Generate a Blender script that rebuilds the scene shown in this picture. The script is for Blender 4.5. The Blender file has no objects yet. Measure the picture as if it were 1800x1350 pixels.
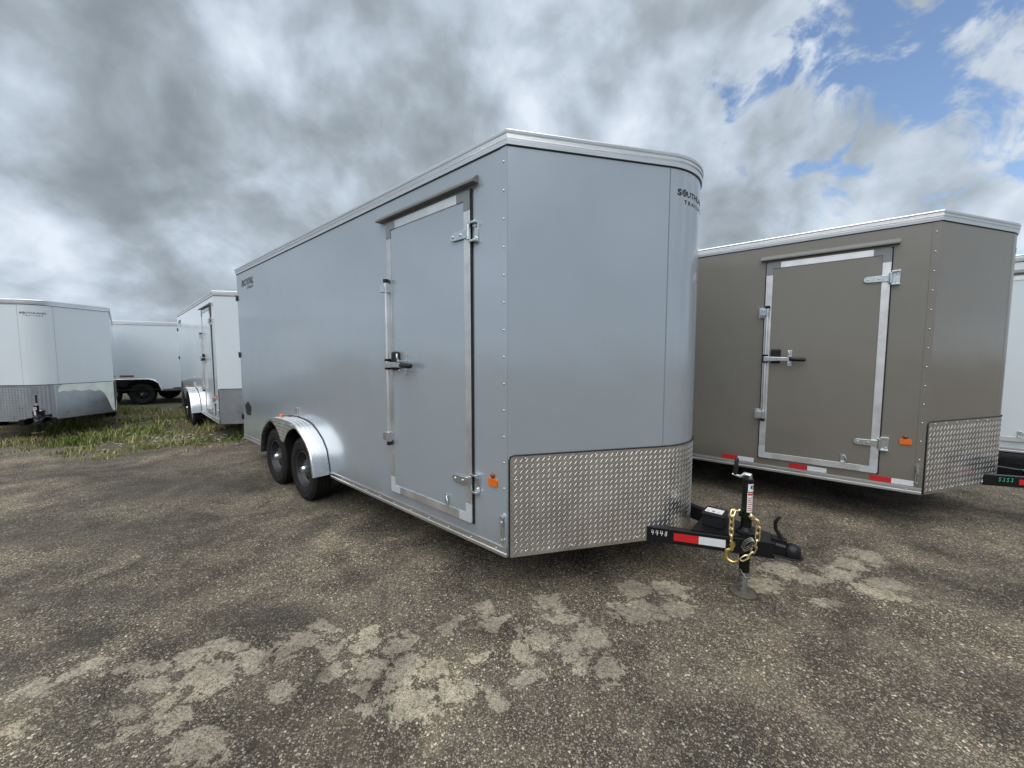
import bpy, bmesh, math, random
import numpy as np
from mathutils import Vector, Matrix, noise

random.seed(7)
rng = np.random.default_rng(11)
SC = bpy.context.scene
COL = SC.collection
PI = math.pi

# ------------------------------------------------------------------ camera
cam = bpy.data.cameras.new('camera')
cam_o = bpy.data.objects.new('camera', cam)
COL.objects.link(cam_o)
cam.sensor_fit = 'HORIZONTAL'
cam.sensor_width = 36.0
cam.lens = 671.3 / 1800 * 36
cam.clip_start = 0.05
cam.clip_end = 6000
cam_o.location = (0, 0, 1.6217)
cam_o.rotation_euler = (PI / 2 - 0.0711, 0, 0)
SC.camera = cam_o
SC.render.resolution_x, SC.render.resolution_y = 1024, 768

# ------------------------------------------------------------------ view
SC.view_settings.view_transform = 'Standard'
SC.view_settings.look = 'None'
SC.view_settings.gamma = 1
SC.view_settings.exposure = 1.0

# ------------------------------------------------------------------ sun
SUN_DIR = Vector((-0.20, -0.52, 1.10)).normalized()
SUN_EL = math.asin(SUN_DIR.z)
SUN_AZ = math.atan2(SUN_DIR.x, SUN_DIR.y)
sun = bpy.data.lights.new('sun', 'SUN')
sun.energy = 1.5
sun.angle = math.radians(85)
sun.color = (1.0, 0.985, 0.965)
sun_o = bpy.data.objects.new('sun', sun)
COL.objects.link(sun_o)
sun_o.location = (0, 0, 30)
sun_o.rotation_euler = SUN_DIR.to_track_quat('Z', 'Y').to_euler()


# ------------------------------------------------------------------ node helpers
class NT:
    def __init__(s, tree):
        s.t = tree
        s.n = tree.nodes
        s.l = tree.links

    def node(s, typ, **kw):
        nd = s.n.new(typ)
        for k, v in kw.items():
            if k.startswith('i_'):
                key = k[2:].replace('_', ' ')
                nd.inputs[key].default_value = v
            else:
                setattr(nd, k, v)
        return nd

    def put(s, sock, val):
        if isinstance(val, bpy.types.NodeSocket):
            s.l.new(val, sock)
        elif val is not None:
            sock.default_value = val

    def math(s, op, a, b=None, c=None, clamp=False):
        nd = s.n.new('ShaderNodeMath')
        nd.operation = op
        nd.use_clamp = clamp
        s.put(nd.inputs[0], a)
        if b is not None: s.put(nd.inputs[1], b)
        if c is not None: s.put(nd.inputs[2], c)
        return nd.outputs[0]

    def vmath(s, op, a, b=None, out=0):
        nd = s.n.new('ShaderNodeVectorMath')
        nd.operation = op
        s.put(nd.inputs[0], a)
        if b is not None:
            if op == 'SCALE': s.put(nd.inputs['Scale'], b)
            else: s.put(nd.inputs[1], b)
        return nd.outputs[out]

    def mix(s, fac, a, b, blend='MIX'):
        nd = s.n.new('ShaderNodeMix')
        nd.data_type = 'RGBA'
        nd.blend_type = blend
        s.put(nd.inputs[0], fac)
        s.put(nd.inputs[6], a)
        s.put(nd.inputs[7], b)
        return nd.outputs[2]

    def ramp(s, fac, stops, interp='LINEAR'):
        nd = s.n.new('ShaderNodeValToRGB')
        cr = nd.color_ramp
        cr.interpolation = interp
        while len(cr.elements) < len(stops):
            cr.elements.new(0.5)
        for e, (p, c) in zip(cr.elements, stops):
            e.position = p
            e.color = c if len(c) == 4 else (*c, 1)
        s.l.new(fac, nd.inputs[0])
        return nd.outputs[0]

    def smooth(s, x, a, b):
        nd = s.n.new('ShaderNodeMapRange')
        nd.interpolation_type = 'SMOOTHSTEP'
        s.put(nd.inputs[0], x)
        nd.inputs[1].default_value = a
        nd.inputs[2].default_value = b
        return nd.outputs[0]

    def noise(s, vec, scale, detail=4, rough=0.55, dist=0.0, out='Fac'):
        nd = s.n.new('ShaderNodeTexNoise')
        s.put(nd.inputs['Vector'], vec)
        nd.inputs['Scale'].default_value = scale
        nd.inputs['Detail'].default_value = detail
        nd.inputs['Roughness'].default_value = rough
        nd.inputs['Distortion'].default_value = dist
        return nd.outputs[out]

    def voronoi(s, vec, scale, feature='F1', out='Distance', rand=1.0):
        nd = s.n.new('ShaderNodeTexVoronoi')
        nd.feature = feature
        s.put(nd.inputs['Vector'], vec)
        nd.inputs['Scale'].default_value = scale
        nd.inputs['Randomness'].default_value = rand
        return nd.outputs[out]


# ------------------------------------------------------------------ world: broken cloud deck over blue
world = bpy.data.worlds.new('World')
SC.world = world
world.use_nodes = True
W = NT(world.node_tree)
W.n.clear()
tc = W.node('ShaderNodeTexCoord')
D = W.vmath('NORMALIZE', tc.outputs['Generated'])
sep = W.node('ShaderNodeSeparateXYZ')
W.l.new(D, sep.inputs[0])
zz = W.math('MAXIMUM', sep.outputs[2], 0.0)
den = W.math('ADD', zz, 0.32)
inv = W.math('DIVIDE', 1.0, den)
P = W.vmath('SCALE', D, inv)
P = W.vmath('MULTIPLY', P, (1.0, 1.0, 0.0))
P = W.vmath('ADD', P, (3.1, 7.7, 0.0))


def lobe(d, k, amp):
    dot = W.vmath('DOT_PRODUCT', D, Vector(d).normalized()[:], out=1)
    e = W.math('EXPONENT', W.math('MULTIPLY', W.math('SUBTRACT', dot, 1.0), k))
    return W.math('MULTIPLY', e, amp)


def lobes(lst):
    acc = None
    for d, k, a in lst:
        v = lobe(d, k, a)
        acc = v if acc is None else W.math('ADD', acc, v)
    return acc


P2 = W.vmath('ADD', W.vmath('SCALE', P, 0.55), W.vmath('SCALE', D, 1.25))
sky = W.node('ShaderNodeTexSky', sky_type='NISHITA', sun_disc=False)
sky.sun_elevation = SUN_EL
sky.sun_rotation = SUN_AZ % (2 * PI)
sky.air_density = 1.0
sky.dust_density = 0.6
sky.ozone_density = 1.5
n_big = W.noise(P2, 1.7, 3, 0.5, 0.2)
n_det = W.noise(P2, 3.1, 5, 0.50, 0.2)
n_fine = W.noise(P2, 10.0, 5, 0.6, 0.3)
bank = lobes([((-.585, .718, .377), 26, -.10), ((-.479, .795, .36), 40, -.05), ((-.721, .603, .341), 30, -.05),
              ((-.256, .889, .36), 40, -.09), ((-.209, .751, .70), 9, .07), ((-.66, .589, .50), 30, .03),
              ((.22, .854, .45), 45, .13), ((-.53, .80, .275), 160, .13), ((-.762, .601, .235), 160, .12),
              ((-.78, .618, .085), 110, .14), ((-.689, .72, .083), 60, .06), ((.333, .782, .526), 26, .02),
              ((.70, .63, .30), 40, .10), ((.034, .783, .60), 60, -.04), ((.60, .65, .44), 60, .05)])
dens = W.math('ADD', W.math('MULTIPLY', n_big, 0.42), W.math('MULTIPLY', n_det, 1.08))
dens = W.math('ADD', dens, W.math('MULTIPLY', n_fine, 0.11))
br = W.math('ADD', W.math('SUBTRACT', dens, 0.315), bank)
cloud = W.ramp(br, [(0.16, (.108, .129, .144)), (0.32, (.138, .163, .183)), (0.47, (.192, .222, .250)),
                    (0.60, (.262, .302, .350)), (0.80, (.395, .435, .490))])
gapn = W.math('ADD', W.noise(P2, 4.2, 6, 0.58, 0.5), W.math('MULTIPLY', n_fine, 0.15))
gapb = lobes([((.57, .64, .55), 22, .17), ((.72, .55, .47), 30, .14), ((.523, .698, .488), 200, .07),
              ((.738, .624, .250), 200, .10), ((-.45, .8, .38), 3.0, -.16), ((.22, .85, .40), 12, -.10)])
gap = W.smooth(W.math('ADD', gapn, gapb), 0.69, 0.81)
gap = W.math('MULTIPLY', gap, W.smooth(sep.outputs[2], 0.03, 0.16))
bg1 = W.node('ShaderNodeBackground')
W.l.new(sky.outputs[0], bg1.inputs[0])
bg1.inputs[1].default_value = 0.09
bg2 = W.node('ShaderNodeBackground')
W.l.new(cloud, bg2.inputs[0])
bg2.inputs[1].default_value = 1.0
mx = W.node('ShaderNodeMixShader')
W.l.new(gap, mx.inputs[0])
W.l.new(bg2.outputs[0], mx.inputs[1])
W.l.new(bg1.outputs[0], mx.inputs[2])
wo = W.node('ShaderNodeOutputWorld')
W.l.new(mx.outputs[0], wo.inputs[0])

# ------------------------------------------------------------------ materials
MATS = {}


def new_mat(name):
    m = bpy.data.materials.new(name)
    m.use_nodes = True
    t = NT(m.node_tree)
    b = t.n['Principled BSDF']
    MATS[name] = m
    return m, t, b


def simple(name, col, rough=0.5, metal=0.0, var=0.08, vscale=14, bump=0.0, bscale=60, spec=0.5, rvar=0.08,
           streak=None):
    m, t, b = new_mat(name)
    co = t.node('ShaderNodeTexCoord').outputs['Object']
    vec = co
    if streak:
        vec = t.vmath('MULTIPLY', co, streak)
    n = t.noise(vec, vscale, 5, 0.6)
    lo = tuple(c * (1 - var) for c in col)
    hi = tuple(min(1, c * (1 + var)) for c in col)
    t.l.new(t.ramp(n, [(0.3, lo), (0.7, hi)]), b.inputs['Base Color'])
    r = t.math('ADD', t.math('MULTIPLY', t.math('SUBTRACT', n, 0.5), rvar * 2), rough)
    t.l.new(r, b.inputs['Roughness'])
    b.inputs['Metallic'].default_value = metal
    b.inputs['Specular IOR Level'].default_value = spec
    if bump:
        bn = t.node('ShaderNodeBump')
        bn.inputs['Strength'].default_value = bump
        bn.inputs['Distance'].default_value = 0.01
        t.l.new(t.noise(vec, bscale, 4), bn.inputs['Height'])
        t.l.new(bn.outputs[0], b.inputs['Normal'])
    return m


def paint(name, col, rough=0.3, metal=0.0, coat=0.3, wave=0.10, grime=(0.12, 0.10, 0.08)):
    """pre-painted aluminium sheet: faint waviness, faint road dust low down"""
    m, t, b = new_mat(name)
    co = t.node('ShaderNodeTexCoord').outputs['Object']
    n1 = t.noise(co, 1.3, 4, 0.6)
    n2 = t.noise(t.vmath('MULTIPLY', co, (2.2, 2.2, 0.9)), 2.0, 4, 0.6)
    lo = tuple(c * 0.97 for c in col)
    hi = tuple(min(1, c * 1.02) for c in col)
    base = t.ramp(t.math('ADD', t.math('MULTIPLY', n1, .6), t.math('MULTIPLY', n2, .4)), [(0.35, lo), (0.65, hi)])
    se = t.node('ShaderNodeSeparateXYZ')
    t.l.new(co, se.inputs[0])
    low = t.smooth(t.math('ADD', se.outputs[2], t.math('MULTIPLY', n2, -0.35)), 0.45, 0.12)
    base = t.mix(t.math('MULTIPLY', low, 0.35), base, (*grime, 1))
    t.l.new(base, b.inputs['Base Color'])
    b.inputs['Metallic'].default_value = metal
    t.l.new(t.math('ADD', t.math('MULTIPLY', n2, 0.06), rough - 0.03), b.inputs['Roughness'])
    b.inputs['Coat Weight'].default_value = coat
    b.inputs['Coat Roughness'].default_value = 0.12
    bn = t.node('ShaderNodeBump')
    bn.inputs['Strength'].default_value = wave
    bn.inputs['Distance'].default_value = 0.05
    t.l.new(t.noise(co, 2.2, 2, 0.45), bn.inputs['Height'])
    t.l.new(bn.outputs[0], b.inputs['Normal'])
    return m


paint('grey_paint', (.455, .513, .570), .22, 0.45, 0.45, wave=.10)
paint('white_paint', (.72, .785, .84), .16, 0.0, 0.5)
paint('bronze_paint', (.248, .232, .203), .24, 0.35, 0.4, wave=0.12)
simple('aluminium', (.80, .81, .82), .30, 1.0, .06, 3, .06, 40, streak=(1, 1, 14))
simple('frame_metal', (.80, .81, .815), .44, 1.0, .12, 5, .08, 60, rvar=.12)
simple('plate_metal', (.76, .745, .73), .30, 1.0, .10, 5, .05, 25, rvar=.10)
simple('dull_plate', (.46, .49, .53), .30, 1.0, .12, 5, .05, 25, rvar=.10)
simple('fender_metal', (.78, .79, .80), .27, 1.0, .08, 6, .05, 30)
simple('zinc', (.70, .75, .77), .30, 1.0, .10, 30)
simple('steel_leg', (.36, .39, .37), .45, .8, .15, 30)
simple('gold_zinc', (.90, .74, .44), .32, 1.0, .14, 60)
simple('hook_gold', (.78, .58, .22), .36, 1.0, .14, 40)
simple('black_paint', (.007, .007, .008), .34, 0, .2, 20, .05, 120, spec=.35)
simple('black_plastic', (.012, .012, .013), .42, 0, .15, 40, spec=.35)
simple('dark_frame', (.018, .017, .016), .6, 0, .2, 8)
simple('rubber_seal', (.012, .012, .013), .55)
simple('grey_plastic', (.22, .24, .26), .42, 0, .06)
simple('pale_plastic', (.47, .50, .52), .40, 0, .05)
simple('rail_grey', (.20, .205, .195), .45, .3, .06)
simple('rim_paint', (.045, .048, .052), .42, .3, .12, 20)
simple('amber', (.78, .15, .012), .25, 0, .08)
simple('amber_dark', (.22, .06, .015), .3)
simple('red_tape', (.55, .018, .02), .35, 0, .08, 60, .1, 400)
simple('white_tape', (.68, .72, .75), .35, 0, .06, 60, .1, 400)
simple('label_white', (.78, .78, .78), .45, 0, .04)
simple('label_red', (.6, .05, .05), .45)
simple('print_black', (.02, .02, .024), .4)
simple('print_grey', (.055, .06, .068), .4)
simple('marker_white', (.85, .85, .85), .6)
simple('marker_green', (.05, .75, .35), .6)
simple('film', (.80, .87, .83), .5, 0, .12, 6, .25, 9)
simple('dusty_steel', (.17, .15, .12), .7, .3, .2, 40)
simple('wire', (.45, .46, .46), .4, 1.0)
simple('concrete_block', (.55, .54, .50), .9, 0, .15, 20)


def rubber():
    m, t, b = new_mat('tyre_rubber')
    co = t.node('ShaderNodeTexCoord').outputs['Object']
    n = t.noise(co, 9, 6, .65)
    f = t.noise(co, 60, 3, .6)
    d = t.math('ADD', t.math('MULTIPLY', n, .7), t.math('MULTIPLY', f, .3))
    t.l.new(t.ramp(d, [(0.38, (.012, .012, .0125)), (0.58, (.022, .021, .020)), (0.76, (.055, .046, .038))]),
            b.inputs['Base Color'])
    b.inputs['Roughness'].default_value = .72
    b.inputs['Specular IOR Level'].default_value = .2


rubber()


# ------------------------------------------------------------------ mesh builder
class MB:
    def __init__(s):
        s.v = []
        s.f = []

    def add(s, vs, fs):
        o = len(s.v)
        s.v += [tuple(p) for p in vs]
        s.f += [tuple(i + o for i in f) for f in fs]
        return s

    def box(s, x0, x1, y0, y1, z0, z1):
        vs = [(x, y, z) for z in (z0, z1) for y in (y0, y1) for x in (x0, x1)]
        return s.add(vs, [(0, 2, 3, 1), (4, 5, 7, 6), (0, 1, 5, 4), (2, 6, 7, 3), (0, 4, 6, 2), (1, 3, 7, 5)])

    def prism(s, poly, fn0, fn1):
        n = len(poly)
        vs = [fn0(*p) for p in poly] + [fn1(*p) for p in poly]
        fs = [tuple(range(n))[::-1], tuple(range(n, 2 * n))]
        for i in range(n):
            j = (i + 1) % n
            fs.append((i, j, n + j, n + i))
        return s.add(vs, fs)

    def cyl(s, p0, p1, r0, n=12, r1=None, caps=True):
        p0, p1 = Vector(p0), Vector(p1)
        r1 = r0 if r1 is None else r1
        a = (p1 - p0).normalized()
        t = a.orthogonal().normalized()
        b = a.cross(t)
        vs = []
        for p, r in ((p0, r0), (p1, r1)):
            for i in range(n):
                g = 2 * PI * i / n
                vs.append(p + (t * math.cos(g) + b * math.sin(g)) * r)
        fs = [(i, (i + 1) % n, n + (i + 1) % n, n + i) for i in range(n)]
        if caps:
            fs += [tuple(range(n))[::-1], tuple(range(n, 2 * n))]
        return s.add(vs, fs)

    def tube(s, pts, r, n=8, closed=False, rs=None):
        pts = [Vector(p) for p in pts]
        m = len(pts)
        vs = []
        up = None
        for i, p in enumerate(pts):
            if closed:
                t = (pts[(i + 1) % m] - pts[i - 1]).normalized()
            else:
                t = (pts[min(i + 1, m - 1)] - pts[max(i - 1, 0)]).normalized()
            if up is None:
                up = t.orthogonal().normalized()
            up = (up - t * up.dot(t)).normalized()
            b = t.cross(up)
            rr = rs[i] if rs else r
            for k in range(n):
                g = 2 * PI * k / n
                vs.append(p + (up * math.cos(g) + b * math.sin(g)) * rr)
        fs = []
        for i in range(m if closed else m - 1):
            j = (i + 1) % m
            for k in range(n):
                l = (k + 1) % n
                fs.append((i * n + k, i * n + l, j * n + l, j * n + k))
        if not closed:
            fs += [tuple(range(n))[::-1], tuple(range((m - 1) * n, m * n))]
        return s.add(vs, fs)

    def lathe(s, prof, origin, n=32, axis='y', closed=False, skip=None):
        ox, oy, oz = origin
        vs = []
        for r, h in prof:
            for k in range(n):
                g = 2 * PI * k / n
                a, b = r * math.cos(g), r * math.sin(g)
                vs.append((ox + a, oy + h, oz + b) if axis == 'y' else (ox + a, oy + b, oz + h))
        fs = []
        m = len(prof)
        for i in range(m if closed else m - 1):
            j = (i + 1) % m
            for k in range(n):
                if skip and skip(i, k):
                    continue
                l = (k + 1) % n
                fs.append((i * n + k, i * n + l, j * n + l, j * n + k))
        return s.add(vs, fs)

    def sweep(s, path, dirs, prof, closed=False):
        """path points (x,y), outward dirs (x,y), profile (out, z)"""
        m, k = len(path), len(prof)
        vs = []
        for (x, y), (dx, dy) in zip(path, dirs):
            for o, z in prof:
                vs.append((x + dx * o, y + dy * o, z))
        fs = []
        for i in range(m if closed else m - 1):
            j = (i + 1) % m
            for q in range(k - 1):
                fs.append((i * k + q, j * k + q, j * k + q + 1, i * k + q + 1))
        return s.add(vs, fs)

    def build(s, name, mat, parent=None, smooth=35, bevel=0, recalc=True):
        me = bpy.data.meshes.new(name)
        me.from_pydata([tuple(p) for p in s.v], [], s.f)
        if recalc:
            bm = bmesh.new()
            bm.from_mesh(me)
            bmesh.ops.recalc_face_normals(bm, faces=bm.faces)
            bm.to_mesh(me)
            bm.free()
        me.materials.append(MATS[mat])
        o = bpy.data.objects.new(name, me)
        COL.objects.link(o)
        if parent: o.parent = parent
        if smooth:
            me.shade_smooth()
            me.set_sharp_from_angle(angle=math.radians(smooth))
        if bevel:
            md = o.modifiers.new('bevel', 'BEVEL')
            md.width = bevel
            md.segments = 2
            md.limit_method = 'ANGLE'
            md.angle_limit = math.radians(40)
        return o


def share(o, parent, loc=(0, 0, 0), rot=(0, 0, 0)):
    c = o.copy()
    COL.objects.link(c)
    c.parent = parent
    c.location = loc
    c.rotation_euler = rot
    return c


def text_mesh(body, size, shear=0.0, extr=1.0, bold=0.0):
    cu = bpy.data.curves.new('lettering', 'FONT')
    cu.body = body
    cu.size = size
    cu.shear = shear
    cu.offset = bold
    cu.resolution_u = 3
    o = bpy.data.objects.new('lettering_source', cu)
    COL.objects.link(o)
    dg = bpy.context.evaluated_depsgraph_get()
    me = bpy.data.meshes.new_from_object(o.evaluated_get(dg))
    vs = [v.co.copy() for v in me.vertices]
    fs = [tuple(p.vertices) for p in me.polygons]
    bpy.data.objects.remove(o)
    bpy.data.curves.remove(cu)
    bpy.data.meshes.remove(me)
    return vs, fs


DIG = {
    '4': [[(.12, 1), (.02, .42), (.70, .46)], [(.50, .92), (.46, 0)]],
    '8': [[(.35, .55), (.12, .75), (.3, 1), (.55, .8), (.35, .55), (.08, .25), (.3, 0), (.6, .22), (.35, .55)]],
    '5': [[(.6, 1), (.15, .95), (.1, .55), (.45, .6), (.55, .3), (.35, 0), (.05, .1)]],
    '3': [[(.1, .95), (.5, .95), (.3, .6), (.55, .4), (.45, .05), (.05, .1)]],
}


# ------------------------------------------------------------------ ground
PATCH = [(-2.23, 1.89, .08, .05), (-2.34, 1.79, .09, .07), (-2.06, 1.87, .06, .04), (-1.95, 1.9, .09, .05), (-1.76, 1.96, .09, .06),
 (-1.61, 2.04, .08, .08), (-1.41, 1.96, .12, .1), (-1.57, 1.85, .13, .11), (-1.63, 1.74, .06, .07), (-1.13, 1.73, .08, .06),
 (-1.22, 2.06, .1, .09), (-1.0, 2.04, .09, .07), (-1.1, 2.2, .1, .05), (-.85, 2.11, .07, .06), (-.66, 2.08, .08, .07),
 (-.76, 1.92, .09, .08), (-.56, 1.87, .1, .08), (-.39, 1.88, .07, .07), (-.28, 1.75, .11, .08), (-.47, 1.69, .11, .08),
 (-.73, 1.77, .07, .06), (-.91, 1.87, .06, .05), (-.19, 2.0, .06, .04), (-.11, 2.25, .07, .07), (-.2, 2.36, .06, .06),
 (-.37, 2.22, .05, .06), (-1.32, 1.48, .13, .07), (-1.53, 1.6, .09, .06), (-1.78, 1.64, .08, .04), (-1.68, 1.54, .05, .03),
 (-2.18, 1.58, .05, .03), (-2.17, 1.65, .03, .02), (-.08, 1.7, .05, .06), (-.66, 1.63, .06, .04), (-1.78, 1.81, .09, .04),
 (.15, 2.09, .1, .09), (.45, 2.12, .12, .11), (.33, 2.04, .06, .08), (.39, 1.92, .06, .05), (.51, 1.87, .07, .07),
 (.08, 2.01, .09, .09), (.08, 1.84, .06, .04), (.28, 1.98, .05, .04), (.32, 2.27, .09, .07), (.8, 2.34, .16, .1),
 (1.06, 2.38, .09, .07), (.86, 2.57, .09, .08), (1.12, 2.6, .14, .09), (.26, 2.43, .09, .06), (1.81, 2.63, .12, .09),
 (2.08, 2.83, .13, .1), (2.21, 2.72, .13, .08), (2.47, 2.77, .15, .1), (2.08, 2.44, .09, .06), (2.54, 2.56, .12, .08),
 (2.71, 2.63, .1, .07), (2.64, 2.89, .11, .09), (2.3, 3.12, .12, .07), (2.91, 3.02, .12, .09)]
DAMP = [(-2.45, 2.11, .13, .09, 1.0), (-1.5, 2.28, .34, .12, .8), (-2.75, 2.52, .4, .10, .6), (-1.9, 1.62, .6, .1, .4),
        (-4.2, 4.7, 1.0, .45, .8), (-3.9, 3.4, .9, .3, .7), (-5.0, 3.4, .8, .3, .55), (-6.0, 5.4, .8, .35, .6),
        (-5.0, 5.6, .7, .3, .7), (-3.0, 3.6, .5, .35, .4)]


def grid_axis(a, b, step, far):
    c = list(np.arange(a, b + 1e-6, step))
    lo, hi, st = [], [], step
    x = a
    while x > -far:
        st *= 1.22
        x -= st
        lo.append(x)
    st = step
    x = b
    while x < far:
        st *= 1.22
        x += st
        hi.append(x)
    return np.array(lo[::-1] + c + hi)


gx = grid_axis(-2.6, 3.2, 0.02, 2500)
gy = grid_axis(1.1, 3.3, 0.02, 2500)
X, Y = np.meshgrid(gx, gy)
Xf, Yf = X.ravel(), Y.ravel()


def sd_blobs(px, py, blobs, warp=0):
    e1 = np.full(px.shape, 9.0)
    e2 = np.full(px.shape, 9.0)
    best = np.zeros_like(px)
    for b in blobs:
        e = np.sqrt(((px - b[0]) / (b[2] * 1.05)) ** 2 + ((py - b[1]) / (b[3] * 1.05)) ** 2)
        if len(b) > 4:
            best = np.maximum(best, np.clip(1.6 - e, 0, 1) * b[4])
        else:
            m_ = np.minimum(e, e1)
            e2 = np.minimum(e2, np.maximum(e, e1))
            e1 = m_
    if len(blobs[0]) > 4: return best
    return np.clip(1.55 - e1 * .95, 0, 1) * (.30 + .70 * np.clip((e2 - e1) / .32, 0, 1))


near = (np.abs(Xf) < 14) & (Yf > 0) & (Yf < 14)
hz = np.zeros_like(Xf)
for i in np.where(near)[0]:
    p = Vector((Xf[i], Yf[i], 0))
    hz[i] = 0.010 * noise.noise(p * 1.3) + 0.006 * noise.noise(p * 5.0) + 0.003 * noise.noise(p * 17.0)
hz = hz - 0.012
wpx, wpy = Xf.copy(), Yf.copy()
for i in np.where((np.abs(Xf) < 3.6) & (Yf > .9) & (Yf < 3.6))[0]:
    q = noise.noise_vector(Vector((Xf[i], Yf[i], 4)) * 7) * .065 + noise.noise_vector(Vector((Xf[i], Yf[i], 8)) * 19) * .034
    wpx[i] += q.x
    wpy[i] += q.y
patch = sd_blobs(wpx, wpy, PATCH, 0)
damp = sd_blobs(Xf, Yf, DAMP, 0)
# weedy strip between the far trailers
def weed_zone(x, y):
    lo = np.interp(x, [-14, -10.3, -9.3, -8.3, -7.0, -6.3, -5.7, -5.0, -4.5], [8.2, 7.2, 6.75, 6.5, 6.2, 6.0, 6.5, 7.2, 7.8])
    a = np.clip((y - lo + .35) / 1.3, 0, 1)
    b = np.clip((-4.6 - x + (y - 7) * 0.15) / 0.9, 0, 1)
    return a * b
weed = weed_zone(Xf, Yf)
hz += patch * 0.004

gm = bpy.data.meshes.new('ground')
nx, ny = len(gx), len(gy)
idx = np.arange(nx * ny).reshape(ny, nx)
quads = np.stack([idx[:-1, :-1], idx[:-1, 1:], idx[1:, 1:], idx[1:, :-1]], -1).reshape(-1, 4)
gm.vertices.add(nx * ny)
gm.vertices.foreach_set('co', np.stack([Xf, Yf, hz], 1).ravel())
gm.loops.add(quads.size)
gm.loops.foreach_set('vertex_index', quads.ravel().astype(np.int32))
gm.polygons.add(len(quads))
gm.polygons.foreach_set('loop_start', (np.arange(len(quads)) * 4).astype(np.int32))
gm.update()
for nm, arr in (('patch', patch), ('damp', damp), ('weed', weed)):
    at = gm.attributes.new(nm, 'FLOAT', 'POINT')
    at.data.foreach_set('value', arr.astype(np.float32))
gm.shade_smooth()

m, t, b = new_mat('gravel_ground')
co = t.node('ShaderNodeTexCoord').outputs['Object']
at_p = t.node('ShaderNodeAttribute', attribute_name='patch').outputs['Fac']
at_d = t.node('ShaderNodeAttribute', attribute_name='damp').outputs['Fac']
at_w = t.node('ShaderNodeAttribute', attribute_name='weed').outputs['Fac']
big = t.noise(co, 0.55, 6, .6, .4)
mid = t.noise(co, 2.6, 6, .62, .5)
fine = t.noise(co, 42, 6, .65)
grit = t.noise(co, 170, 3, .6)
wv = t.vmath('ADD', co, t.vmath('SCALE', t.noise(co, 30, 3, .6, out='Color'), 0.012))
st1 = t.node('ShaderNodeTexVoronoi')
t.l.new(wv, st1.inputs['Vector'])
st1.inputs['Scale'].default_value = 78
st2 = t.node('ShaderNodeTexVoronoi')
t.l.new(wv, st2.inputs['Vector'])
st2.inputs['Scale'].default_value = 165
r1 = t.node('ShaderNodeSeparateColor')
t.l.new(st1.outputs['Color'], r1.inputs[0])
r2 = t.node('ShaderNodeSeparateColor')
t.l.new(st2.outputs['Color'], r2.inputs[0])
binder = t.ramp(t.math('ADD', t.math('MULTIPLY', mid, .55), t.math('MULTIPLY', fine, .45)),
                [(0.32, (.022, .018, .014)), (0.50, (.066, .053, .039)), (0.66, (.145, .117, .082))])
stonec = t.ramp(r1.outputs[1], [(0.0, (.10, .092, .078)), (0.35, (.19, .172, .138)), (0.62, (.32, .275, .205)),
                                (0.82, (.235, .185, .145)), (0.95, (.52, .48, .40))])
stonec2 = t.ramp(r2.outputs[1], [(0.0, (.09, .08, .07)), (0.5, (.21, .185, .145)), (0.85, (.33, .30, .24)),
                                 (1.0, (.5, .47, .42))])
cov = t.math('ADD', t.math('MULTIPLY', mid, 0.55), t.math('MULTIPLY', big, 0.55))
lim = t.math('ADD', t.math('MULTIPLY', cov, 1.15), -0.22)
is1 = t.math('MULTIPLY', t.math('LESS_THAN', r1.outputs[0], lim), t.smooth(st1.outputs['Distance'], .62, .42))
is2 = t.math('MULTIPLY', t.math('LESS_THAN', r2.outputs[0], t.math('ADD', lim, .08)), t.smooth(st2.outputs['Distance'], .66, .45))
colr = t.mix(t.math('MULTIPLY', is2, .8), binder, stonec2)
colr = t.mix(t.math('MULTIPLY', is1, .9), colr, stonec)
# pale worn crust
pm = t.math('ADD', at_p, t.math('MULTIPLY', t.math('SUBTRACT', t.noise(co, 11, 6, .74), .5), 1.5))
chunk = t.node('ShaderNodeSeparateColor')
t.l.new(t.voronoi(t.vmath('ADD', co, t.vmath('SCALE', t.noise(co, 40, 3, .6, out='Color'), .03)), 26, out='Color'), chunk.inputs[0])
pm = t.math('ADD', pm, t.math('MULTIPLY', t.math('SUBTRACT', chunk.outputs[0], .5), .62))
pm = t.smooth(pm, .48, .64)
pm = t.math('MULTIPLY', pm, t.smooth(t.math('ADD', fine, t.math('MULTIPLY', at_p, .10)), .36, .54))
crust = t.ramp(t.math('ADD', t.math('MULTIPLY', fine, .6), t.math('MULTIPLY', grit, .4)),
               [(0.34, (.155, .136, .106)), (0.5, (.310, .275, .215)), (0.66, (.45, .405, .325))])
peb = t.math('MULTIPLY', t.math('LESS_THAN', r2.outputs[2], .26), t.smooth(st2.outputs['Distance'], .7, .5))
pm = t.math('MULTIPLY', pm, t.math('SUBTRACT', 1.0, t.math('MULTIPLY', peb, .75)))
colr = t.mix(t.math('MULTIPLY', pm, .88), colr, crust)
# damp / oily stains
dm = t.math('MULTIPLY', at_d, t.smooth(t.math('ADD', mid, t.math('MULTIPLY', at_d, .3)), .42, .66))
dm = t.math('MAXIMUM', dm, t.math('MULTIPLY', t.smooth(t.noise(co, .9, 5, .6, .6), .55, .70), .55))
olive = t.ramp(t.noise(co, 1.1, 6, .68, .7), [(0.36, (.66, .64, .62)), (0.50, (1.20, 1.19, 1.16)), (0.64, (1.75, 1.70, 1.56))])
colr = t.mix(1.0, colr, olive, 'MULTIPLY')
colr = t.mix(t.math('MULTIPLY', dm, .66), colr, (.030, .025, .020, 1))
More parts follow.
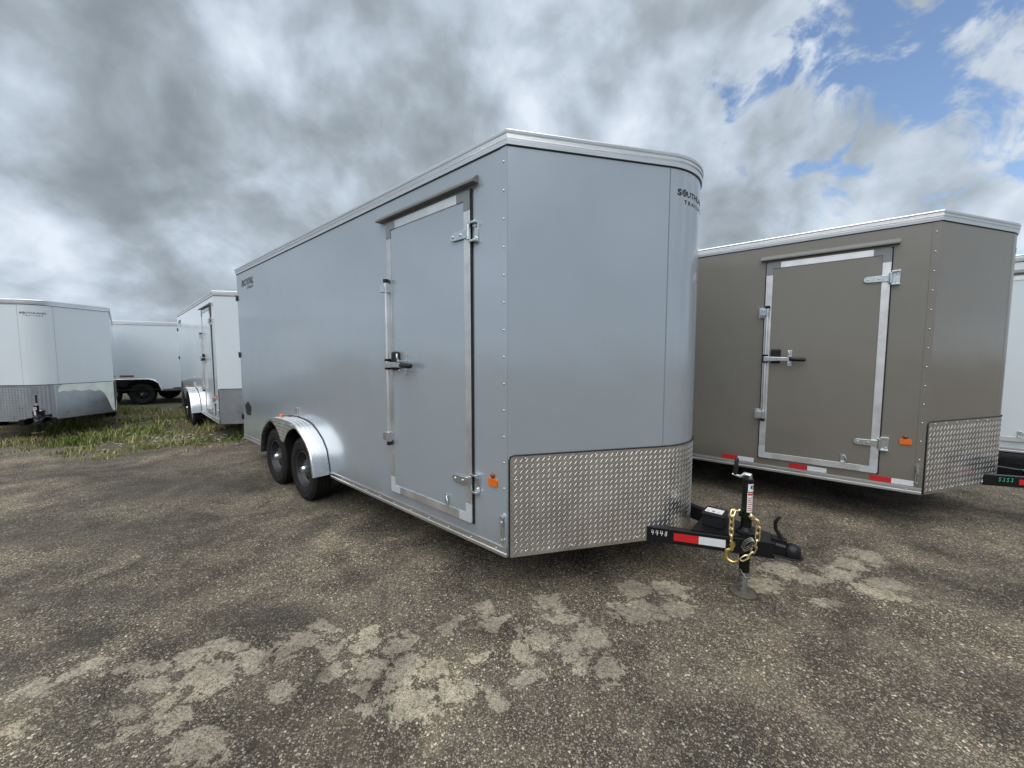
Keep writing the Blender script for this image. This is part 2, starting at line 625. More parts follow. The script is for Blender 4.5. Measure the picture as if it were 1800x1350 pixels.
# soil and moss under the weeds
soil = t.ramp(t.noise(co, 5, 6, .65), [(0.34, (.055, .058, .026)), (0.52, (.105, .092, .055)), (0.7, (.165, .145, .095))])
wm = t.smooth(t.math('ADD', at_w, t.math('SUBTRACT', t.noise(co, 1.6, 6, .6), .5)), .35, .75)
colr = t.mix(t.math('MULTIPLY', wm, .8), colr, soil)
t.l.new(colr, b.inputs['Base Color'])
b.inputs['Specular IOR Level'].default_value = .35
t.l.new(t.math('SUBTRACT', .85, t.math('MULTIPLY', dm, .22)), b.inputs['Roughness'])
h = t.math('ADD', t.math('MULTIPLY', is1, t.math('SUBTRACT', 1.0, st1.outputs['Distance'])),
           t.math('MULTIPLY', t.math('MULTIPLY', is2, t.math('SUBTRACT', 1.0, st2.outputs['Distance'])), .5))
h = t.math('ADD', h, t.math('MULTIPLY', fine, .9))
bn = t.node('ShaderNodeBump')
bn.inputs['Strength'].default_value = .85
bn.inputs['Distance'].default_value = .008
t.l.new(h, bn.inputs['Height'])
t.l.new(bn.outputs[0], b.inputs['Normal'])
gm.materials.append(m)
ground = bpy.data.objects.new('ground', gm)
COL.objects.link(ground)
ground['kind'] = 'structure'
ground['label'] = 'gravel and worn asphalt yard with pale crusted patches'


# ------------------------------------------------------------------ trailers
def tag(o, label, cat, group=None):
    o['label'] = label
    o['category'] = cat
    if group: o['group'] = group


class Foot:
    """plan outline of the body: straight side, flat wedge panel, rounded nose"""

    def __init__(s, L, hw, nang, u):
        s.L, s.hw, s.a, s.u = L, hw, nang, u
        s.R = (hw - u * math.sin(nang)) / math.cos(nang)
        s.c = (u * math.cos(nang) - s.R * math.sin(nang), hw)
        s.half = PI / 2 - nang
        s.arc = s.R * s.half
        s.tot = 2 * (u + s.arc)
        s.tip = s.c[0] + s.R

    def at(s, q):
        """perimeter length from the right front corner -> (x,y),(nx,ny)"""
        m = s.u + s.arc
        if q > m:
            (x, y), (nx, ny) = s.at(2 * m - q)
            return (x, 2 * s.hw - y), (nx, -ny)
        if q <= s.u:
            return (q * math.cos(s.a), q * math.sin(s.a)), (math.sin(s.a), -math.cos(s.a))
        g = -s.half + (q - s.u) / s.R
        return (s.c[0] + s.R * math.cos(g), s.hw + s.R * math.sin(g)), (math.cos(g), math.sin(g))

    def pt(s, q, out, z):
        (x, y), (nx, ny) = s.at(q)
        return (x + nx * out, y + ny * out, z)

    def qs(s, q0, q1, n=22):
        m = s.u
        base = [q0, q1, s.u, s.tot - s.u] + [s.u + (s.tot - 2 * s.u) * i / n for i in range(1, n)]
        return sorted({round(q, 5) for q in base if q0 - 1e-6 <= q <= q1 + 1e-6})

    def ring(s):
        """closed ring of path points and mitred outward directions"""
        pts = [(-s.L, 0), (0, 0)] + [s.at(q)[0] for q in s.qs(0, s.tot)[1:-1]] + [(0, 2 * s.hw), (-s.L, 2 * s.hw)]
        out = []
        n = len(pts)
        for i in range(n):
            a, b, c = Vector(pts[i - 1]), Vector(pts[i]), Vector(pts[(i + 1) % n])
            d1, d2 = (b - a).normalized(), (c - b).normalized()
            n1, n2 = Vector((d1.y, -d1.x)), Vector((d2.y, -d2.x))
            bi = (n1 + n2).normalized()
            out.append(tuple(bi / max(.3, bi.dot(n1))))
        return pts, out


def bars(mb, fn, u0, u1, v0, v1, p=.040, ln=.0175, wd=.0021, ht=.0014, inside=None):
    """raised tread bars, alternately leaning, mapped by fn(u,v,height)"""
    nu, nv = int((u1 - u0) / (p / 2)), int((v1 - v0) / (p / 2))
    for i in range(nu + 1):
        for j in range(nv + 1):
            if (i + j) % 2: continue
            cu, cv = u0 + i * p / 2, v0 + j * p / 2
            if inside and not inside(cu, cv): continue
            sg = 1 if (i % 2) else -1
            d = Vector((.62, .78 * sg)) if sg > 0 else Vector((.62, -.78))
            e = Vector((-d.y, d.x))
            c = Vector((cu, cv))
            pts = [c - d * ln, c - d * ln * .55 + e * wd, c + d * ln * .55 + e * wd, c + d * ln,
                   c + d * ln * .55 - e * wd, c - d * ln * .55 - e * wd]
            vs = [fn(q.x, q.y, 0) for q in pts] + [fn(*(c - d * ln * .6), ht), fn(*(c + d * ln * .6), ht)]
            mb.add(vs, [(0, 1, 6), (1, 2, 7, 6), (2, 3, 7), (3, 4, 7), (4, 5, 6, 7), (5, 0, 6)])


FEND_U = [(.42, .34), (.40, .45), (.35, .60), (.26, .70), (.14, .775), (.0, .84), (-.08, .86), (-.15, .872), (-.22, .876),
          (-.30, .88), (-.38, .884), (-.43, .885)]
FEND_L = [(.392, .34), (.373, .445), (.327, .585), (.243, .678), (.128, .750), (.0, .812), (-.08, .812), (-.15, .79), (-.22, .762),
          (-.30, .705), (-.38, .612), (-.43, .605)]


def mirror_half(lst, wx1):
    mid = wx1 - .43
    a = [(wx1 + x, z) for x, z in lst]
    return a + [(2 * mid - x, z) for x, z in a[-2::-1]]


WHEEL_SRC = {}


def make_wheel(root, x, y, side, r=.355, style='steel'):
    """side -1: outer face towards -y"""
    z = r - .012
    key = round(r, 3)
    if key not in WHEEL_SRC:
        k = r / .355
        # tyre
        prof = [(.205, -.078), (.222, -.094), (.245, -.099), (.262, -.1055), (.268, -.1035), (.30, -.104), (.306, -.1065), (.312, -.104),
                (.332, -.097), (.344, -.088), (.351, -.078), (.354, -.060), (.346, -.058), (.346, -.050), (.355, -.048),
                (.355, -.022), (.346, -.020), (.346, -.011), (.3555, -.009), (.3555, .009), (.346, .011), (.346, .020),
                (.355, .022), (.355, .048), (.346, .050), (.346, .058), (.354, .060), (.344, .088), (.31, .104), (.245, .099), (.205, .078)]
        ty = MB().lathe([(a * k, h) for a, h in prof], (0, 0, 0), 56)
        for i in range(56):
            g = 2 * PI * (i + .5) / 56
            for hy in (-.070, .070):
                c = Vector((math.cos(g), 0, math.sin(g))) * .3535 * k + Vector((0, hy, 0))
                e = Vector((-math.sin(g), 0, math.cos(g))) * .011
                rr = Vector((math.cos(g), 0, math.sin(g))) * .006
                s = Vector((0, .012, 0))
                vs = [c + e * a + s * b_ + rr * d for d in (-1, .6) for b_ in (-1, 1) for a in (-1, 1)]
                ty.add(vs, [(4, 5, 7, 6), (0, 1, 5, 4), (2, 6, 7, 3), (0, 4, 6, 2), (1, 3, 7, 5)])
        tyre = ty.build('tyre', 'tyre_rubber', None, 40)
        # rim
        rp = [(.212, -.082), (.206, -.088), (.198, -.086), (.192, -.070), (.186, -.030), (.170, -.012), (.158, -.020), (.143, -.032),
              (.105, -.040), (.080, -.052), (.062, -.056), (.040, -.056)]
        rm = MB().lathe([(a * k, h) for a, h in rp], (0, 0, 0), 32, skip=lambda i, kk: i == 7 and kk % 4 in (0, 1))
        rm.lathe([(.19 * k, -.03), (.19 * k, .07), (.03, .05)], (0, 0, 0), 32)
        wheel = rm.build('wheel', 'rim_paint', None, 35)
        hb = MB().lathe([(.040, -.056), (.040, -.086), (.034, -.094), (.028, -.108), (.001, -.112)], (0, 0, 0), 20)
        hub = hb.build('hub_cap', 'zinc', None, 40)
        nut = []
        for i in range(5):
            g = 2 * PI * i / 5 + .3
            c = Vector((.058 * math.cos(g), 0, .058 * math.sin(g)))
            nut.append(MB().cyl(c + Vector((0, -.050, 0)), c + Vector((0, -.072, 0)), .0095, 6).build('wheel_nut', 'zinc', None, 0))
        WHEEL_SRC[key] = (wheel, [tyre, hub] + nut)
        w, subs = WHEEL_SRC[key]
        for o in subs: o.parent = w
    else:
        w_, subs = WHEEL_SRC[key]
        w = w_.copy()
        COL.objects.link(w)
        for o in subs:
            c = o.copy()
            COL.objects.link(c)
            c.parent = w
    w.parent = root
    w.location = (x, y, z)
    w.rotation_euler = (0, random.uniform(0, 6), 0 if side < 0 else PI)
    if side > 0: w.rotation_euler = (0, random.uniform(0, 6), PI)
    return w


SCREW = {}


def screw(root, loc, mat='zinc', r=.0065, rot=(0, 0, 0), name='screw'):
    key = (mat, r, name)
    if key not in SCREW:
        s = MB().lathe([(r, 0), (r * .85, -.004), (r * .4, -.0055), (.0001, -.006)], (0, 0, 0), 10)
        o = s.build(name, mat, root, 60)
        SCREW[key] = o
    else:
        o = SCREW[key].copy()
        COL.objects.link(o)
        o.parent = root
    o.location = loc
    o.rotation_euler = rot
    return o


def trailer(label, loc, yaw, L=5.70, hw=1.18, zb=.31, zt=2.995, nang=.951, u=1.137, pmat='grey_paint',
            wx=-3.0, number=None, nmat='marker_white', tape=(), door=True, hitch='full', wheel_r=.355, logo_q=1.20,
            film=None, scatter=None, drip=True, flush=False, plate_h=.675, treads=True, name='cargo_trailer', screws=True,
            fenders=(0, 1), jtop=0.0, tp=.038, tc=None, dscale=1.0, leg=True, logo_k=.88, pmt='plate_metal'):
    tc = hw if tc is None else tc
    root = bpy.data.objects.new(name, None)
    COL.objects.link(root)
    root.empty_display_size = .3
    root.location = (loc[0], loc[1], 0)
    root.rotation_euler = (0, 0, yaw)
    tag(root, label, 'trailer')
    F = Foot(L, hw, nang, u)
    zp = zb + plate_h
    zr = zt - .088

    # ---- side walls, the visible one cut out over the wheels
    up = mirror_half(FEND_U, wx)
    cut = [(x, z + .004) for x, z in up]
    cut = [(cut[0][0], zb)] + cut + [(cut[-1][0], zb)]
    poly = [(0, zb)] + cut + [(-L, zb), (-L, zt - .03), (0, zt - .03)]
    for nm, y0, y1 in (('side_wall', 0, .012), ('side_wall', 2 * hw - .012, 2 * hw)):
        MB().prism(poly, lambda x, z: (x, y0, z), lambda x, z: (x, y1, z)).build(nm, pmat, root, 0)
    # wheel wells
    for y0, y1 in ((.012, .26), (2 * hw - .26, 2 * hw - .012)):
        w = MB()
        for (xa, za), (xb, zb_) in zip(up[:-1], up[1:]):
            w.add([(xa, y0, za), (xb, y0, zb_), (xb, y1, zb_), (xa, y1, za)], [(0, 1, 2, 3)])
        w.build('wheel_well', 'dark_frame', root, 0)
    # ---- front wedge panels, nose panel
    for nm, q0, q1 in (('front_panel', .001, F.u - .0015), ('front_panel', F.tot - F.u + .0015, F.tot - .001),
                       ('nose_panel', F.u + .0015, F.tot - F.u - .0015)):
        pm_ = MB()
        qq = F.qs(q0, q1, 24)
        o_, i_ = [], []
        vs = []
        for q in qq:
            vs += [F.pt(q, 0, zb), F.pt(q, 0, zt - .03), F.pt(q, -.012, zb), F.pt(q, -.012, zt - .03)]
        fs = []
        for i in range(len(qq) - 1):
            a, b_ = 4 * i, 4 * i + 4
            fs += [(a, b_, b_ + 1, a + 1), (a + 2, a + 3, b_ + 3, b_ + 2), (a, a + 2, b_ + 2, b_), (a + 1, b_ + 1, b_ + 3, a + 3)]
        e = 4 * (len(qq) - 1)
        fs += [(0, 1, 3, 2), (e, e + 2, e + 3, e + 1)]
        pm_.add(vs, fs).build(nm, pmat, root, 30)
    for q in (F.u, F.tot - F.u):
        s = MB()
        a, b_ = F.pt(q - .0035, .0012, zb + .02), F.pt(q + .0035, .0012, zb + .02)
        s.add([a, b_, (b_[0], b_[1], zr), (a[0], a[1], zr), F.pt(q - .0035, -.002, zb + .02), F.pt(q + .0035, -.002, zb + .02),
               F.pt(q + .0035, -.002, zr), F.pt(q - .0035, -.002, zr)],
              [(0, 1, 2, 3), (0, 4, 5, 1), (1, 5, 6, 2), (2, 6, 7, 3), (3, 7, 4, 0), (4, 7, 6, 5)])
        s.build('panel_seam', 'grey_plastic' if pmat != 'white_paint' else 'pale_plastic', root, 0)
    # ---- rear panel, doors hidden behind
    MB().box(-L, -L + .012, .013, 2 * hw - .013, zb + .001, zt - .03).build('rear_door', pmat, root, 0)
    for zh in (zb + .35, (zb + zt) / 2, zt - .45):
        h = MB().box(-L - .02, -L + .03, -.016, -.0005, zh - .04, zh + .04)
        h.cyl((-L - .02, -.010, zh - .045), (-L - .02, -.010, zh + .045), .009, 10)
        h.build('rear_hinge', 'black_paint', root, 30, .003)
    # ---- roof
    ring, dirs = F.ring()
    r = MB()
    n = len(ring)
    r.add([(x, y, zt - .004) for x, y in ring] + [(-L * .5, hw, zt + .045)], [(i, (i + 1) % n, n) for i in range(n)])
    r.build('roof', 'aluminium', root, 0)
    prof = [(.001, zr), (.010, zr + .002), (.012, zr + .026), (.006, zr + .030), (.006, zr + .037), (.014, zr + .041),
            (.014, zr + .058), (.009, zr + .061), (.017, zr + .066), (.019, zr + .080), (.014, zr + .088), (-.02, zr + .0885)]
    MB().sweep(ring, dirs, prof, True).build('roof_trim', 'aluminium', root, 25)
    # dark joint line under the roof trim
    MB().sweep(ring, dirs, [(.0008, zr - .006), (.003, zr - .006), (.003, zr + .001)], True).build('trim_seal', 'rubber_seal', root, 0)
    # ---- bottom rails
    bp = [(.0005, zb + .062), (.008, zb + .060), (.009, zb + .046), (.0035, zb + .043), (.0035, zb + .022), (.010, zb + .018),
          (.010, zb - .002), (-.03, zb - .002)]
    xa, xb = up[0][0], up[-1][0]
    for x0, x1 in ((-.002, xa + .004), (xb - .004, -L)):
        MB().sweep([(x0, 0), (x1, 0)], [(0, -1), (0, -1)], bp).build('bottom_rail', 'aluminium', root, 20)
        MB().sweep([(x0, 2 * hw), (x1, 2 * hw)], [(0, 1), (0, 1)], bp).build('bottom_rail', 'aluminium', root, 20)
    if screws:
        x = -.10
        while x > xa + .1:
            screw(root, (x, -.0035, zb + .033), 'aluminium', .006, name='rail_screw')
            x -= .245
    # ---- floor and frame below
    fl = MB()
    rp = ring
    fl.add([(x, y, zb + .03) for x, y in rp], [tuple(range(len(rp)))])
    fl.build('floor', 'dark_frame', root, 0)
    for y in (.30, 2 * hw - .36):
        MB().box(-L + .02, -.02, y, y + .06, zb - .07, zb + .029).build('frame_rail', 'dark_frame', root, 0)
    k = 0
    x = -.5
    while x > -L + .3:
        MB().box(x, x + .04, .05, .29, zb - .02, zb + .028).build('cross_member', 'dark_frame', root, 0)
        x -= .61
    # ---- axles, wheels
    for dx in (0, -.86):
        MB().cyl((wx + dx, .03, wheel_r - .012), (wx + dx, 2 * hw - .03, wheel_r - .012), .038, 12).build('axle', 'dark_frame', root, 40)
        MB().box(wx + dx - .3, wx + dx + .3, .31, .35, wheel_r - .06, wheel_r - .02).build('leaf_spring', 'dark_frame', root, 0)
        make_wheel(root, wx + dx, -.035, -1, wheel_r)
        make_wheel(root, wx + dx, 2 * hw + (.035 if 1 in fenders else -.13), 1, wheel_r)
    MB().box(wx - .47, wx - .39, .30, .36, .42, zb + .03).build('spring_hanger', 'dark_frame', root, 0)
    # ---- fenders
    dn = mirror_half(FEND_L, wx)
    OUT = .185
    for side in fenders:
        def Yf_(y):
            return y if side == 0 else 2 * hw - y
        f = MB()
        m_ = len(up)
        TH = .004
        def inset(i):
            a, b_ = up[max(i - 1, 0)], up[min(i + 1, m_ - 1)]
            tx, tz = b_[0] - a[0], b_[1] - a[1]
            l_ = math.hypot(tx, tz)
            return (up[i][0] + tz / l_ * TH, up[i][1] - tx / l_ * TH) if False else (up[i][0] - (tz / l_) * TH * -1 * -1, up[i][1] + tx / l_ * TH)
        vs = []
        RD = .016
        for i, (x, z) in enumerate(up):
            xi, zi = inset(i)
            nx_, nz_ = (x - xi) / TH, (z - zi) / TH
            row = [(x, Yf_(-.001), z), (x, Yf_(-OUT + RD), z)]
            for g in (30, 60, 90):
                a = math.radians(g)
                row.append((x - nx_ * RD * (1 - math.cos(a)), Yf_(-OUT + RD - RD * math.sin(a)), z - nz_ * RD * (1 - math.cos(a))))
            row.append((dn[i][0], Yf_(-OUT), dn[i][1]))
            row.append((dn[i][0], Yf_(-OUT + .004), dn[i][1]))
            row.append((xi, Yf_(-OUT + .004), zi))
            row.append((xi, Yf_(-.001), zi))
            vs += row
        k = 9
        fs = []
        for i in range(m_ - 1):
            for q in range(k):
                q2 = (q + 1) % k
                fs.append((i * k + q, (i + 1) * k + q, (i + 1) * k + q2, i * k + q2))
        fs += [tuple(range(k)), tuple(range((m_ - 1) * k, m_ * k))[::-1]]
        f.add(vs, fs).build('fender', 'fender_metal', root, 30)
        # dark sealant bead where the fender meets the wall
        MB().tube([(x, Yf_(-.004), z + .004) for x, z in up], .0045, 6).build('fender_seal', 'rubber_seal', root, 40)
        if treads and side == 0:
            tb = MB()
            ln_ = [0]
            for a, b_ in zip(up[:-1], up[1:]): ln_.append(ln_[-1] + math.dist(a, b_))

            def fmap(s_, y, h_):
                s_ = min(max(s_, 0), ln_[-1] - 1e-4)
                i = max(j for j in range(len(ln_)) if ln_[j] <= s_ + 1e-9)
                i = min(i, m_ - 2)
                f_ = (s_ - ln_[i]) / (ln_[i + 1] - ln_[i])
                a, b_ = up[i], up[i + 1]
                tx, tz = b_[0] - a[0], b_[1] - a[1]
                l_ = math.hypot(tx, tz)
                nx_, nz_ = -tz / l_, tx / l_
                if nz_ < 0 or (abs(nz_) < .3): nx_, nz_ = (tz / l_, -tx / l_)
                return (a[0] + tx * f_ + nx_ * h_, y, a[1] + tz * f_ + nz_ * h_)
            bars(tb, fmap, .62, ln_[-1] - .62, -.16, -.02)

            def inz(x, z):
                if x > wx - .1 or x < wx - .76: return False
                for i in range(m_ - 1):
                    if dn[i][0] >= x >= dn[i + 1][0]:
                        f_ = (dn[i][0] - x) / max(1e-6, dn[i][0] - dn[i + 1][0])
                        zl = dn[i][1] + (dn[i + 1][1] - dn[i][1]) * f_
                        return zl + .014 < z < .862
                return False
            bars(tb, lambda x, z, h_: (x, -OUT - h_, z), wx - .80, wx - .06, .60, .87, inside=inz)
            o = tb.build('fender_treads', 'fender_metal', root, 0)
            o['kind'] = 'stuff'
    # marker lamp and step bracket on the fender
    MB().lathe([(.030, 0), (.030, .012), (.024, .024), (.010, .030), (.0005, .031)], (wx - .62, -.12, .886), 18, 'z').build('fender_lamp', 'amber', root, 50)
    MB().tube([(wx - .60, -.12, .895), (wx - .50, -.10, .897), (wx - .44, -.03, .893), (wx - .43, -.004, .900)], .005, 6).build('lamp_wire', 'rubber_seal', root, 50)
    MB().box(wx - .455, wx - .405, -.020, -.0005, .895, 1.0).build('wire_cover', 'aluminium', root, 0, .003)

    # ---- corner lap strip with its row of screws
    MB().prism([(-.055, 0), (-.053, -.0022), (-.004, -.0028), (.0, -.0028), (.0, 0)], lambda x, y: (x, y, zb + .064), lambda x, y: (x, y, zr - .003)).build('corner_strip', pmat, root, 0)
    if screws:
        z = zt - .178
        while z > zb + .08:
            screw(root, (-.028, -.0026, z), 'zinc')
            z -= .171

    # ---- tread plate over the lower front
    q0, q1 = .010, F.tot - .010
    qq = F.qs(q0, q1, 24)
    pl = MB()
    vs = []
    for q in qq:
        vs += [F.pt(q, .004, zb - .004), F.pt(q, .004, zp), F.pt(q, .0005, zp), F.pt(q, .0005, zb - .004)]
    fs = []
    for i in range(len(qq) - 1):
        a = 4 * i
        for k in range(4):
            k2 = (k + 1) % 4
            fs.append((a + k, a + 4 + k, a + 4 + k2, a + k2))
    e = 4 * (len(qq) - 1)
    fs += [(0, 1, 2, 3), (e, e + 3, e + 2, e + 1)]
    plate = pl.add(vs, fs).build('tread_plate', pmt, root, 30)
    if treads:
        tb = MB()
        bars(tb, lambda q, z, h_: F.pt(q, .0042 + h_, z), q0 + .022, q1 - .02, zb + .012, zp - .018, p=tp, ln=tp * .46, wd=tp * .050, ht=tp * .037 if tp < .055 else tp * .05)
        o = tb.build('tread_bars', pmt, plate, 0)
        o['kind'] = 'stuff'
    mo = MB()
    path = [F.pt(q0, .006, zb)] + [F.pt(q0, .006, zp - .03), F.pt(q0 + .008, .006, zp - .008), F.pt(q0 + .03, .006, zp)] + \
           [F.pt(q, .006, zp) for q in F.qs(q0 + .05, q1 - .05, 24)] + \
           [F.pt(q1 - .03, .006, zp), F.pt(q1 - .008, .006, zp - .008), F.pt(q1, .006, zp - .03), F.pt(q1, .006, zb)]
    mo.tube(path, .0055, 6).build('plate_molding', 'rubber_seal', plate, 60)
    if screws:
        for q, z in [(.12 + .165 * i, zp - .022) for i in range(6)] + [(.06, zp - .16 - .14 * i) for i in range(4)] + [(.12 + .165 * i, zb + .03) for i in range(6)]:
            a = math.atan2(F.at(q)[1][1], F.at(q)[1][0]) + PI / 2
            screw(plate, F.pt(q, .005, z), 'zinc', .006, (0, 0, a), name='plate_rivet')

    # ---- nose lettering (two rows), bent round the nose
    def nose_text(body, size, qstart, z, width, mat, bold=0):
        vs, fs = text_mesh(body, size, 0, bold=bold)
        xs = [p.x for p in vs]
        k = width / (max(xs) - min(xs))
        x0 = min(xs)
        tm = MB()
        tm.add([F.pt(qstart + (p.x - x0) * k, .0016, z + p.y) for p in vs], fs)
        tm.build('nose_lettering', mat, root, 0, recalc=False)
    zl = zt - .262
    lk = logo_k
    nose_text('S', .066 * lk, logo_q, zl, .044 * lk, 'print_black', .002 * lk)
    nose_text('UTHLAND', .062 * lk, logo_q + .107 * lk, zl, .365 * lk, 'print_black', .0008)
    nose_text('T R A I L E R S', .042 * lk, logo_q + .075 * lk, zl - .058 * lk, .335 * lk, 'print_black', .0006)
    em = MB()
    cq, cz = logo_q + .077 * lk, zl + .024 * lk
    N_ = 20
    ringo = [2 * PI * i / N_ for i in range(N_)]
    for i in range(N_):
        if i % 5 == 2: continue
        g0, g1 = ringo[i], 2 * PI * (i + 1) / N_
        em.add([F.pt(cq + rr * lk * math.cos(g), .0016, cz + rr * lk * math.sin(g)) for rr, g in ((.014, g0), (.028, g0), (.028, g1), (.014, g1))], [(0, 1, 2, 3)])
    for i in range(4):
        g = PI / 4 + PI / 2 * i
        em.add([F.pt(cq + rr * lk * math.cos(g + dg), .0016, cz + rr * lk * math.sin(g + dg)) for rr, dg in ((.002, 0), (.012, -.45), (.013, 0), (.012, .45))], [(0, 1, 2, 3)])
    em.build('nose_emblem', 'print_black', root, 0, recalc=False)

    # ---- lettering and leaf decal at the tail of the side
    def side_text(body, size, x0, z0, width, mat, shear=0, bold=0):
        vs, fs = text_mesh(body, size, shear, bold=bold)
        xs = [p.x for p in vs]
        k = width / (max(xs) - min(xs))
        tm = MB()
        tm.add([(x0 + (p.x - min(xs)) * k, -.0016, z0 + p.y) for p in vs], fs)
        tm.build('side_lettering', mat, root, 0, recalc=False)
    side_text('ROYAL', .125, -L + .24, zt - .298, .58, 'print_grey', .25, .007)
    side_text('CARGO', .055, -L + .50, zt - .362, .30, 'print_grey', .25, .001)
    lf = []
    for i in range(36):
        g = 2 * PI * i / 36
        rr = .105 * (1 + .07 * math.cos(5 * (g - PI / 2)) + .05 * math.cos(11 * (g - PI / 2)))
        lf.append((-L + .29 + rr * math.cos(g) * 1.45, zb + .50 + rr * math.sin(g)))
    MB().add([(x, -.0016, z) for x, z in lf] + [(-L + .29, -.0016, zb + .5)], [(i, (i + 1) % 36, 36) for i in range(36)]).build('leaf_decal', 'print_black', root, 0, recalc=False)

    # ---- side door
    if door:
        dx1, dx0 = -.318, -1.34
        z0, z1 = zb + .142, zt - .268
        dr = MB().box(dx0 + .004, dx1 - .004, -.013, .001, z0 + .004, z1 - .004).build('side_door', pmat, root, 0, .002)
        MB().box(dx1 - .002, dx1 + .012, -.010, -.0005, z0 - .006, z1 + .006).build('door_gasket', 'rubber_seal', dr, 0)
        MB().box(dx0 - .010, dx0 + .002, -.008, -.0005, z0 - .006, z1 + .006).build('door_gasket', 'rubber_seal', dr, 0)
        fw = .062
        y0, y1 = -.0185, -.0132
        for a in ((dx0, dx0 + fw, z0 + .13, z1 - .13), (dx1 - fw, dx1, z0 + .13, z1 - .13), (dx0 + .13, dx1 - .13, z0, z0 + fw),
                  (dx0 + .13, dx1 - .13, z1 - fw, z1)):
            MB().box(a[0], a[1], y0, y1, a[2], a[3]).build('door_edge', 'frame_metal', dr, 0, .0015)
        for sx, xe in ((1, dx0), (-1, dx1)):
            for sz, ze, mt in ((1, z0, 'pale_plastic'), (-1, z1, 'grey_plastic')):
                lp = [(xe + (.005 if sx > 0 else -.005) * 0, ze), (xe + sx * .132, ze), (xe + sx * .132, ze + sz * fw), (xe + sx * fw, ze + sz * fw),
                      (xe + sx * fw, ze + sz * .132), (xe, ze + sz * .132)]
                c = .012
                lp = [(xe, ze + sz * c), (xe + sx * c, ze)] + lp[1:]
                MB().prism(lp, lambda x, z: (x, -.0198, z), lambda x, z: (x, -.0132, z)).build('corner_cap', mt, dr, 0)
        # strap hinges
        for zh in (zt - .55, zb + .437):
            h = MB()
            tip = [(-.330, zh - .030), (-.330, zh + .030), (-.480, zh + .027)]
            for i in range(7):
                g = PI / 2 + PI * i / 6
                tip.append((-.487 + .026 * math.cos(g), zh + .026 * math.sin(g)))
            tip.append((-.480, zh - .027))
            h.prism(tip, lambda x, z: (x, -.030, z), lambda x, z: (x, -.0190, z))
            h.cyl((-.318, -.032, zh - .048), (-.318, -.032, zh + .048), .0145, 14)
            h.box(-.305, -.250, -.008, -.0004, zh - .066, zh + .066)
            h.box(-.315, -.250, -.040, -.006, zh + .052, zh + .066)
            h.box(-.315, -.250, -.040, -.006, zh - .066, zh - .052)
            h.cyl((-.270, -.006, zh + .04), (-.270, -.020, zh + .04), .011, 8)
            h.cyl((-.270, -.006, zh - .04), (-.270, -.020, zh - .04), .011, 8)
            for xx in (-.48, -.40):
                h.cyl((xx, -.028, zh), (xx, -.037, zh), .009, 8)
            h.build('door_hinge', 'zinc', dr, 35, .002)
        # cam bar, keepers, lock and lever
        bx = -1.312
        zt_, zb_ = zt - .75, zb + .58
        b_ = MB().cyl((bx, -.045, zb_), (bx, -.045, zt_), .0145, 14).build('cam_bar', 'frame_metal', dr, 40)
        for zk in (zt_ - .05, zb_ + .05):
            kp = MB()
            kp.box(bx - .085, bx - .028, -.012, -.0004, zk - .055, zk + .055)
            kp.box(bx - .072, bx + .012, -.064, -.012, zk - .034, zk + .034)
            kp.cyl((bx, -.045, zk - .042), (bx, -.045, zk + .042), .021, 14)
            kp.cyl((bx - .058, -.01, zk - .044), (bx - .058, -.022, zk - .044), .011, 8)
            kp.cyl((bx - .058, -.01, zk + .044), (bx - .058, -.022, zk + .044), .011, 8)
            kp.build('bar_keeper', 'zinc', dr, 35, .002)
        for zk in (zt_ + .006, zb_ - .008):
            MB().cyl((bx, -.045, zk - .014), (bx, -.045, zk + .014), .0235, 14).build('bar_cap', 'black_plastic', dr, 40)
        zh = zb + 1.25
        MB().cyl((bx, -.045, zh - .045), (bx, -.045, zh + .045), .026, 14).build('lever_collar', 'black_plastic', dr, 40)
        lk = MB().box(-1.262, -1.168, -.048, -.013, zh - .05, zh + .105)
        lk.build('lock_box', 'black_plastic', dr, 0, .016)
        lv = MB().prism([(bx - .01, zh + .022), (bx + .14, zh + .016), (bx + .235, zh + .012), (bx + .235, zh - .026), (bx + .12, zh - .024), (bx - .01, zh - .030)],
                        lambda x, z: (x, -.074, z), lambda x, z: (x, -.062, z))
        lv.box(bx - .014, bx + .03, -.076, -.045, zh - .03, zh + .022)
        lv.build('latch_lever', 'zinc', dr, 30, .003)
        MB().tube([(bx + .225, -.068, zh - .007), (bx + .235, -.068, zh - .007), (bx + .36, -.070, zh - .010), (bx + .372, -.070, zh - .010)], .02, 12,
                  rs=[.016, .021, .021, .014]).build('lever_grip', 'black_plastic', dr, 40)
        hs = MB().box(bx + .205, bx + .245, -.020, -.013, zh - .08, zh + .09)
        hs.box(bx + .214, bx + .236, -.085, -.018, zh - .052, zh - .04)
        hs.box(bx + .214, bx + .240, -.098, -.018, zh + .02, zh + .032)
        hs.tube([(bx + .226, -.085, zh + .03), (bx + .226, -.10, zh + .05), (bx + .218, -.095, zh + .085)], .008, 8)
        hs.build('lever_hasp', 'zinc', dr, 35, .0015)
        hold = MB().box(-.605, -.575, -.022, -.013, z0 + .065, z0 + .145)
        hold.tube([(-.59, -.02, z0 + .13), (-.575, -.035, z0 + .14), (-.56, -.04, z0 + .11), (-.565, -.04, z0 + .075), (-.60, -.04, z0 + .07)], .007, 8)
        hold.build('door_holdback', 'zinc', dr, 35)
        if drip:
            dprof = [(0, z1 + .075), (-.012, z1 + .076), (-.052, z1 + .040), (-.052, z1 + .026), (-.046, z1 + .026), (-.010, z1 + .028), (0, z1 + .028)]
            MB().prism(dprof, lambda y, z: (-1.445 if dscale == 1 else -1.335, y - .0006, z), lambda y, z: (-.252, y - .0006, z)).build('drip_rail', 'rail_grey', root, 0)
